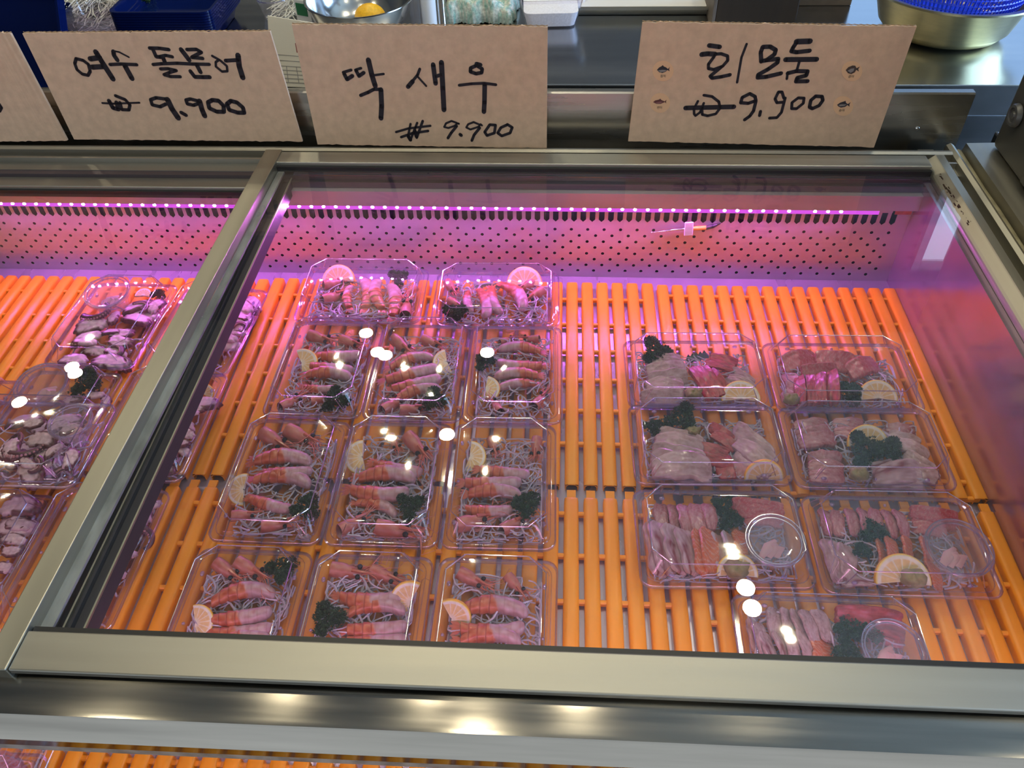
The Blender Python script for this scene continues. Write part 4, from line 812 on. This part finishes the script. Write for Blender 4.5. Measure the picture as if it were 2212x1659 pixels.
S3T = '42:440 172 582 192;46:342 292 420 282 520 288;30:520 288 600 282 685 312 688 370 620 448 500 492 432 478 432 420 500 330 520 288;34:605 455 455 580 480 606 600 588 718 562;24:938 154 870 330 812 662;40:1132 385 1126 262 1152 192 1250 188 1325 232 1308 290 1200 368 1132 380;40:1200 368 1358 350 1348 400 1220 490 1092 560 1085 598 1200 588 1395 542;52:1600 122 1780 116;40:1600 132 1560 192 1532 248 1600 262 1775 242;46:1455 360 1868 356;26:1640 380 1605 500;24:1482 530 1472 615;38:1482 542 1600 512 1748 516 1730 570 1610 602 1592 650 1748 646;44:128 1002 770 986;24:292 912 240 1010 242 1080 260 1104 320 1060 370 938;26:345 1000 350 1088 420 1106 530 1080 588 1002 570 920 480 850 370 832;32:1040 912 960 940 860 932 880 862 980 812 1050 850 1062 910 1030 1040 980 1110 912 1158;30:1122 1048 1110 1102;28:1420 925 1340 932 1316 882 1360 790 1408 790 1432 870;28:1450 870 1400 1060 1340 1130 1242 1136;28:1620 870 1540 930 1536 1010 1600 1012 1690 940 1700 872 1620 868;34:1850 850 1790 900 1772 990 1812 1010 1900 970 1950 900 1938 850 1850 846'
sign([(-330, 76), (22, 72), (145, 304), (-170, 308)], 0, 'cardboard sign cut off by the left edge, beside the stone octopus sign', '-24 212 -4 220 4 232 0 240 -12 243', (0, 0, 1), 4)
sign([(48, 72), (583, 68), (653, 306), (160, 301)], .002, 'cardboard sign handwritten with stone octopus price, second from the left', S1T, (140, 80, 5.267), 30)
sign([(630, 53), (1183, 58), (1181, 320), (686, 312)], -.002, 'cardboard sign handwritten with two big words for prawns above a small price', S2T, (700, 110, 5.027), 26)
s3, p3, c3 = sign([(1388, 48), (1980, 58), (1888, 318), (1357, 305)], -.001, 'cardboard sign with four round fish stickers', S3T, (1460, 70, 6.144), 30)
def poly(name, pts, zo, mat, off, parent):
    ox, oy, sc = zo; P3 = [atpl(ox + x / sc, oy + y / sc, p3, SN) + SN * off - c3 for x, y in pts]; q = [p - SN * .0002 for p in P3]; n = len(P3)
    m = MB().add(P3 + q, [tuple(range(n))[::-1], tuple(range(n, 2 * n))] + [(i, (i + 1) % n, n + (i + 1) % n, n + i) for i in range(n)]); return m.build(name, mat, parent)
ZA, ZB = (1390, 110, 11.85), (1780, 110, 11.06)
stk = [(ZA, (500, 510), 268, [(345, 480), (400, 420), (460, 390), (495, 360), (520, 395), (580, 420), (625, 460), (675, 405), (655, 465), (670, 520), (620, 485), (560, 530), (480, 562), (400, 540)], [(365, 495), (480, 478), (600, 487), (540, 525), (440, 545)], 'fishdark', 'fishgrey', '참치', (500, 645), 'upper left sticker with grey-bellied fish'),
       (ZA, (425, 1330), 256, [(245, 1305), (300, 1265), (390, 1245), (430, 1220), (460, 1255), (545, 1290), (590, 1245), (575, 1300), (585, 1340), (545, 1305), (440, 1352), (330, 1350)], [(300, 1322), (420, 1290), (500, 1300), (430, 1340), (340, 1342)], 'fishred', 'fishpink', '연어', (410, 1452), 'lower left sticker with reddish fish'),
       (ZB, (665, 480), 246, [(515, 455), (580, 385), (680, 345), (745, 350), (775, 410), (855, 370), (815, 430), (830, 490), (770, 450), (730, 510), (650, 550), (570, 530)], [(560, 470), (640, 420), (720, 410), (700, 480), (630, 520)], 'fishbrown', 'fishgrey', '광어', (645, 612), 'upper right sticker with round brown fish'),
       (ZB, (455, 1315), 240, [(310, 1285), (380, 1235), (515, 1190), (520, 1230), (565, 1270), (635, 1220), (605, 1270), (605, 1330), (560, 1290), (500, 1332), (400, 1350), (340, 1322)], [(335, 1290), (420, 1270), (540, 1275), (480, 1310), (380, 1320)], 'fishdark', 'fishgrey', '숭어', (420, 1420), 'lower right sticker with striped fish')]
for zo, c, r, body, belly, m1, m2, txt, tpos, lab in stk:
    ci = poly('fish_sticker', [(c[0] + r * math.cos(-2 * PI * k / 40), c[1] + r * .98 * math.sin(-2 * PI * k / 40)) for k in range(40)], zo, M['sticker'], .0003, s3); ci['label'] = lab
    poly('fish_print', body[::-1], zo, M[m1], .0006, ci); poly('belly_print', belly[::-1], zo, M[m2], .0008, ci)
    cu_ = bpy.data.curves.new('caption', 'FONT'); cu_.body = txt; cu_.align_x = 'CENTER'; cu_.align_y = 'CENTER'
    pc = atpl(zo[0] + tpos[0] / zo[2], zo[1] + tpos[1] / zo[2], p3, SN) + SN * .0007 - c3; k = (atpl(zo[0] + 80 / zo[2], zo[1], p3, SN) - atpl(zo[0], zo[1], p3, SN)).length
    cu_.size = k * 1.0; cu_.offset = 0; to = bpy.data.objects.new('caption', cu_); C.objects.link(to); bpy.context.view_layer.update()
    dg = bpy.context.evaluated_depsgraph_get(); tm = bpy.data.meshes.new_from_object(to.evaluated_get(dg)); bpy.data.objects.remove(to)
    tm.materials.clear(); tm.materials.append(M['ink']); t2 = obj('caption', tm, ci); t2.location = pc; t2.rotation_euler = (PI / 2 - .1, 0, 0)
# ------------------------------------------------------------------ worktop and the things on it
KZ = .17; ky = at(1900, 184, KZ).y
wt = empty('work_counter', (0, ky, FZ)); tag(wt, 'stainless work counter behind the display case', 'counter')
def wpart(name, mb, mat, bevel=0):
    o = mb.build(name, mat, wt, None, bevel); o.matrix_parent_inverse = Matrix.Translation(-wt.location); return o
wpart('worktop', MB().box(-2, 1.9, ky, BY - .02, KZ - .05, KZ), M['counter'], .002)
wpart('apron', MB().box(-2, 1.9, ky + .012, ky + .03, FZ, KZ - .05), M['counter'])
def thing(name, label, cat, px, py, group=None, rz=0, z=KZ):
    p = at(px, py, z); o = empty(name, p); o.rotation_euler = (0, 0, rz); tag(o, label, cat, group); return o, p
def ppm(p): return FL / (p - CP).dot(cf)                             # photo pixels per metre at p
# golden basin with blue colander
o, p = thing('gold_basin', 'golden aluminium basin on the worktop, holding the blue colander', 'basin', 2030, 66)
s = 186 / ppm(p + V((0, 0, .07)))
MB().lathe([(.0001, .002), (s * .56, .002), (s * .66, .006), (s * .74, .018), (s * .86, .066), (s * .90, .0705), (s, .0735), (s * .998, .0765), (s * .90, .0735), (s * .84, .066), (s * .70, .018), (s * .6, .008), (.0001, .006)], 56).build('bowl', M['gold'], o, 50)
o2 = empty('colander', p + V((0, 0, .012))); tag(o2, 'bright blue mesh colander sitting in the golden basin', 'colander')
cl = MB().lathe([(s * (.58 + .30 * (i / 12) ** .7), .004 + .108 * i / 12) for i in range(13)], 110).build('mesh_bowl', M['bluemesh'], o2)
wm = cl.modifiers.new('lattice', 'WIREFRAME'); wm.thickness = .0030; wm.use_replace = True
MB().lathe([(.0001, .004), (s * .58, .004), (s * .58, .006), (.0001, .006)], 48).build('bottom', M['bluemesh'], o2)
MB().tube([(s * .885 * math.cos(2 * PI * k / 48), s * .885 * math.sin(2 * PI * k / 48), .113) for k in range(49)], .005, 8, cap=False).build('rim', M['bluemesh'], o2, 60)
# wooden block
a, b = at(1542, 62, KZ), at(1716, 62, KZ)
bl = empty('wooden_block', (a + b) / 2); tag(bl, 'dark wooden block standing behind the fish-sticker sign', 'wood block')
wd = (b - a).length; MB().box(-wd / 2, wd / 2, 0, .10, 0, .12).build('face', M['wood'], bl, bevel=.002)
MB().box(-wd / 2 - .006, -wd / 2, .0, .10, 0, .12).build('side', M['woodside'], bl, bevel=.001)
a = at(1745, 22, KZ); kx = MB().box(-.05, .05, 0, .02, 0, .05).build('cutting_board', M['woodside'], bevel=.002); kx.location = a + V((.03, .02, 0)); tag(kx, 'edge of a brown board right of the wooden block', 'board')
# sheet pan
a, b = at(1262, 32, KZ), at(1522, 34, KZ); w = (b - a).length + .06
o = empty('sheet_pan', (a + b) / 2); tag(o, 'shallow pale metal sheet pan left of the wooden block', 'tray')
MB().rings([[(-w / 2, .0, .001), (w / 2, 0, .001), (w / 2, .26, .001), (-w / 2, .26, .001)], [(-w / 2 - .008, -.008, .018), (w / 2 + .008, -.008, .018), (w / 2 + .008, .268, .018), (-w / 2 - .008, .268, .018)], [(-w / 2 - .014, -.014, .018), (w / 2 + .014, -.014, .018), (w / 2 + .014, .274, .018), (-w / 2 - .014, .274, .018)], [(-w / 2 - .014, -.014, .014), (w / 2 + .014, -.014, .014), (w / 2 + .014, .274, .014), (-w / 2 - .014, .274, .014)]], cap0=True).build('pan', M['alu'], o)
MB().box(-w / 2 + .01, w / 2 - .01, .01, .25, .002, .012).build('liner', M['white'], o, bevel=.002)
# tub of salt
o, p = thing('plastic_tub', 'translucent plastic tub half full of white salt', 'food tub', 1189, 45, rz=.05)
k = 1 / ppm(p); w0, w1 = 105 * k, 138 * k
MB().rings([rrect(w0, w0 * .8, .012, .001), rrect(w0 * 1.03, w0 * .84, .013, .004), rrect(w1 * .98, w1 * .86, .016, .052), rrect(w1 * 1.10, w1 * .98, .018, .0535), rrect(w1 * 1.10, w1 * .98, .018, .049)], cap0=True).build('tub', M['pet'], o, 40)
MB().rings([rrect(w0 * .97, w0 * .77, .012, .003), rrect(w0 * 1.10, w0 * .9, .013, .027), rrect(w0 * .6, w0 * .5, .01, .031)], cap0=True, cap1=True).build('salt', M['salt'], o, 50)
# knitted cloth
o, p = thing('knit_cloth', 'crumpled mint and white knitted dishcloth', 'dishcloth', 1040, 30)
k = 1 / ppm(p); m = MB(); n1, n2 = 70, 40; vs = []; cs = []
for i in range(n1 + 1):
    for j in range(n2 + 1):
        u, v = i / n1 - .5, j / n2 - .5; e = nz(u * 5, v * 4, 3); ed = min(1, 5 * min(.5 - abs(u), .5 - abs(v)) * 2.2)
        vs.append((u * 150 * k * (1 + .1 * nz(v * 3, 1)) + .01 * nz(v * 6, 2), v * 125 * k + .012 * nz(u * 6, 5), (.030 + .014 * e) * max(0, ed) ** .5 + .0016 * math.sin(i * 1.9) * math.sin(j * 1.9 + (i % 2) * 1.5) + .003))
        t = nz(u * 30, v * 30, 9); cs.append(lerp((.30, .52, .45), (.72, .70, .62), max(0, min(1, .5 + 1.6 * t))))
m.add(vs, [(i * (n2 + 1) + j, (i + 1) * (n2 + 1) + j, (i + 1) * (n2 + 1) + j + 1, i * (n2 + 1) + j + 1) for i in range(n1) for j in range(n2)], cs)
cl = m.build('cloth', M['yarn'], o, 80); sd = cl.modifiers.new('thick', 'SOLIDIFY'); sd.thickness = .004; sd.offset = -1
# white bottle and clear roll
o, p = thing('white_bottle', 'slim white plastic bottle left of the knitted cloth', 'bottle', 930, 64); k = 1 / ppm(p)
MB().lathe([(.0001, 0), (15 * k, 0), (16 * k, .004), (16 * k, .10), (12 * k, .115), (7 * k, .12), (7 * k, .14), (.0001, .14)], 28).build('body', M['white'], o, 40)
MB().lathe([(7.5 * k, .13), (7.5 * k, .15), (.0001, .15)], 20).build('cap', M['bluemesh'], o, 40)
o, p = thing('steel_canister', 'narrow steel canister right of the white bottle', 'canister', 956, 60); k = 1 / ppm(p)
MB().lathe([(.0001, 0), (10 * k, 0), (10 * k, .13), (.0001, .13)], 24).build('body', M['bowlsteel'], o, 40); MB().lathe([(10.6 * k, .118), (10.6 * k, .135), (.0001, .137)], 24).build('lid', M['bowlsteel'], o, 40)
o, p = thing('clear_bottle', 'clear plastic bottle between steel bowl and white bottle', 'bottle', 902, 64); k = 1 / ppm(p)
MB().lathe([(.0001, 0), (13 * k, 0), (14 * k, .004), (14 * k, .11), (8 * k, .125), (8 * k, .14)], 28).build('body', M['petcup'], o, 40); MB().lathe([(8.6 * k, .13), (8.6 * k, .148), (.0001, .148)], 20).build('cap', M['white'], o, 40)
# steel bowl with lemon
o, p = thing('steel_bowl', 'shiny stainless mixing bowl behind the prawn sign', 'bowl', 775, 24); p = at(775, -6, KZ + .062); p.z = KZ; o.location = p; s = 116 / ppm(p + V((0, 0, .062)))
MB().lathe([(.0001, .002), (s * .55, .002), (s * .72, .012), (s * .90, .035), (s * .98, .060), (s * 1.02, .0615), (s * 1.02, .063), (s * .97, .062), (s * .88, .036), (s * .70, .014), (s * .54, .004), (.0001, .004)], 56).build('bowl', M['bowlsteel'], o, 50)
lm_ = MB().ball((0, 0, 0), .0215, 28, 18, (1.25, 1, 1)); lm_.v = [(x * (1 + .12 * max(0, abs(x) / .04 - .8)), y * (1 - .0), z) for x, y, z in lm_.v]
lo = lm_.build('lemon', M['rind'], None, 80); lo.location = at(800, 36, KZ + .030); tag(lo, 'whole yellow lemon lying in the steel bowl', 'lemon')
# juice carton label in front of bowl
a = at(672, 66, KZ); cb = MB().hexa([(-.016, -.012, 0), (.016, -.012, 0), (.016, .012, 0), (-.016, .012, 0), (-.016, -.012, .055), (.016, -.012, .055), (.010, .004, .075), (-.010, .004, .075)]).build('carton', M['white'], bevel=.001); cb.location = a; cb.rotation_euler = (0, 0, -.4)
tag(cb, 'small white carton with green mark left of the steel bowl', 'carton'); MB().box(-.012, .010, -.0135, -.0125, .03, .05).build('green_mark', M['green'], cb)
# paper sheet between the signs
pp = [at(612, 186, KZ + .002), at(672, 192, KZ + .002)]
q0, q1 = pp[0] + V((-.02, .0, 0)), pp[1] + V((.05, 0, 0)); tp1, tp0 = atpl(690, 52, q1 + V((0, .01, 0)), V((0, -1, .25)).normalized()), atpl(578, 34, q0 + V((0, .01, 0)), V((0, -1, .25)).normalized())
m = MB(); c0 = (q0 + q1) / 2; m.add([v - c0 for v in (q0, q1, tp1, tp0)] + [v - c0 + V((0, .0015, 0)) for v in (q0, q1, tp1, tp0)], [(0, 1, 2, 3), (7, 6, 5, 4), (0, 3, 7, 4), (1, 5, 6, 2), (2, 6, 7, 3), (0, 4, 5, 1)])
ps = m.build('paper_sheet', M['paper']); ps.location = c0; tag(ps, 'printed paper form leaning between octopus and prawn signs', 'paper')
pr = MB(); nn = (q1 - q0).cross(tp0 - q0).normalized()
def onp(u, v): return q0.lerp(q1, u).lerp(tp0.lerp(tp1, u), v) - c0 + nn * .0006
for v in (.06, .12, .18, .24, .30, .38, .46): pr.add([onp(.1, v), onp(.95, v), onp(.95, v + .012), onp(.1, v + .012)], [(0, 1, 2, 3)])
for u in (.1, .25, .4, .55, .7, .85): pr.add([onp(u, .06), onp(u + .012, .06), onp(u + .012, .30), onp(u, .30)], [(0, 1, 2, 3)])
pr.build('printed_table', M['print'], ps); MB().add([onp(.45, .52), onp(.58, .52), onp(.58, .66), onp(.45, .66)], [(0, 1, 2, 3)]).build('red_stamp', M['stamp'], ps)
# clear cup and noodles beside it
o, p = thing('plastic_cup', 'clear round plastic cup behind the paper form', 'cup', 598, 34); k = 1 / ppm(p)
MB().lathe([(.0001, .001), (26 * k, .001), (34 * k, .03), (36 * k, .031), (36 * k, .033), (34 * k, .033)], 36).build('cup', M['petcup'], o, 40); MB().tube([(35 * k * math.cos(2 * PI * q / 32), 35 * k * math.sin(2 * PI * q / 32), .033) for q in range(33)], .001, 6, cap=False).build('rim', M['petglint'], o, 60)
def heap(seed, px, py, rx, ry, hz, n, label):
    p = at(px, py, KZ); k = 1 / ppm(p); rr = random.Random(seed); m = MB()
    for i in range(n):
        a = rr.random() * 6.28; q = math.sqrt(rr.random()); x, y = rx * k * q * math.cos(a), ry * k * q * math.sin(a); z = hz * (1 - q * q) * rr.uniform(.4, 1) + .004; a = rr.random() * 6.28; P_ = []
        c = rr.gauss(0, 40)
        for j in range(8): P_.append((x, y, max(.002, z - .0002 * j * j))); x += .006 * math.cos(a); y += .006 * math.sin(a); a += c * .006 + rr.gauss(0, .2)
        m.tube(P_, .0008, 4, cap=False)
    o = m.build('radish_heap', M['radishw'], None, 80); o.location = p; tag(o, label, 'shredded radish', None, 'stuff')
heap(3, 222, 40, 80, 40, .06, 620, 'heap of white shredded radish left of the blue trays'); heap(4, 648, 26, 30, 30, .04, 160, 'small heap of shredded radish behind the steel bowl')
# clear container stack under the radish
o, p = thing('clear_container', 'crinkled clear containers stacked in front of the radish heap', 'container', 235, 78); k = 1 / ppm(p)
for q in range(4):
    w0, l0 = 135 * k, .08; MB().rings([rrect(w0 * .84, l0 * .8, .01, q * .007 + .001), rrect(w0, l0, .014, q * .007 + .026), rrect(w0 * 1.06, l0 * 1.08, .014, q * .007 + .0265)], cap0=True).build('shell', M['pet'], o, 40)
# navy trays
def navy(px, py, wpx, l, h, n, label, rz=0, stepz=.0042):
    o, p = thing('navy_tray_stack', label, 'plastic tray', px, py, None, rz); k = 1 / ppm(p); w = wpx * k
    for q in range(n):
        z = q * stepz
        MB().rings([rrect(w * .86, l * .84, .010, z + .001), rrect(w * .97, l * .96, .014, z + h), rrect(w * 1.03, l * 1.03, .016, z + h + .0005), rrect(w * 1.03, l * 1.03, .016, z + h - .003)], cap0=True).build('tray', M['navy'], o, 30)
    return o
navy(400, 66, 205, .16, .028, 9, 'stack of nested navy blue trays left of the paper form')
o = navy(128, 72, 60, .08, .034, 2, 'short navy tray pair holding yellow packets'); 
yp = MB().box(-.014, .014, -.014, .014, 0, .02).build('yellow_packet', M['orangeknife'], None, bevel=.003); yp.location = at(122, 62, KZ + .012); tag(yp, 'yellow packet inside the short navy tray', 'packet')
# tall navy tray leaning at the left
a = at(40, 196, KZ); lt = empty('leaning_tray', a); tag(lt, 'large navy blue tray leaning upright behind the left signs', 'plastic tray')
m = MB(); wv, hv = .17, .19
m.rings([[(x, -.0, z) for x, _, z in rq] for rq in [[(-wv / 2 * 1.05, 0, 0), (wv / 2 * 1.05, 0, 0), (wv / 2 * 1.05, 0, hv), (-wv / 2 * 1.05, 0, hv)]]] + [[(-wv / 2, 0, .006), (wv / 2, 0, .006), (wv / 2, 0, hv - .006), (-wv / 2, 0, hv - .006)], [(-wv / 2 * .9, .03, .016), (wv / 2 * .9, .03, .016), (wv / 2 * .9, .03, hv - .016), (-wv / 2 * .9, .03, hv - .016)]], cap1=True)
tb = m.build('tray_shell', M['navy'], lt); sm = tb.modifiers.new('thick', 'SOLIDIFY'); sm.thickness = .002
lt.rotation_euler = (math.radians(-24), 0, -.15)
# herb tuft
hb = obj('herb_tuft', PR['parsley'][1][0]); hb.location = at(312, 22, KZ + .02); hb.scale = (1.3, 1.3, 2.2); tag(hb, 'green herb tuft behind the navy tray stack', 'herb'); obj('stem', PR['parsley'][1][1][0][1], hb)
# dark appliance at the right
e0 = at(2142, 313, .168)
bx = empty('dark_appliance', (e0.x + .15, .75, .168)); tag(bx, 'dark olive appliance with a round lock standing on the right rim', 'appliance')
x0 = e0.x - bx.location.x; y1 = e0.y - .75
MB().box(x0, .2, y1 - .62, y1, 0.0, .45).build('housing', M['box'], bx, bevel=.006)
MB().box(x0 - .003, x0 + .01, y1 - .60, y1 - .10, .004, .055).build('skirt', M['box'], bx, bevel=.002)
kp = V(at(2190, 250, .168)); d = ray(2196, 249); kp = CP + d * ((e0.x - .002) / d.x)
lk = MB().lathe([(.0001, .006), (.004, .006), (.005, .004), (.009, .004), (.0095, .006), (.013, .006), (.0145, .003), (.0150, 0)], 28).build('lock', M['knob'], bx, 40)
lk.location = kp - bx.location; lk.rotation_euler = (0, -PI / 2, 0)
st_ = MB().box(.606, .9, .2, 1.1, FZ, .166).build('side_cabinet', M['steel'], None, bevel=.003); tag(st_, 'steel cabinet end carrying the dark appliance', 'cabinet')
# ------------------------------------------------------------------ light and view
w = bpy.data.worlds.new('world'); bpy.context.scene.world = w; w.use_nodes = True; N = w.node_tree.nodes; L = w.node_tree.links; N.clear()
bg = N.new('ShaderNodeBackground'); ou = N.new('ShaderNodeOutputWorld'); L.new(bg.outputs[0], ou.inputs[0]); bg.inputs[0].default_value = (.85, .94, 1, 1); bg.inputs[1].default_value = 1.12
sc = bpy.context.scene
sc.view_settings.view_transform = 'Standard'; sc.view_settings.look = 'None'; sc.view_settings.gamma = 1; sc.view_settings.exposure = 0; sc.view_settings.use_curve_mapping = False
sc.cycles.transparent_max_bounces = 40; sc.cycles.max_bounces = 10; sc.cycles.glossy_bounces = 5; sc.cycles.diffuse_bounces = 3; sc.cycles.sample_clamp_indirect = 6; sc.cycles.sample_clamp_direct = 0
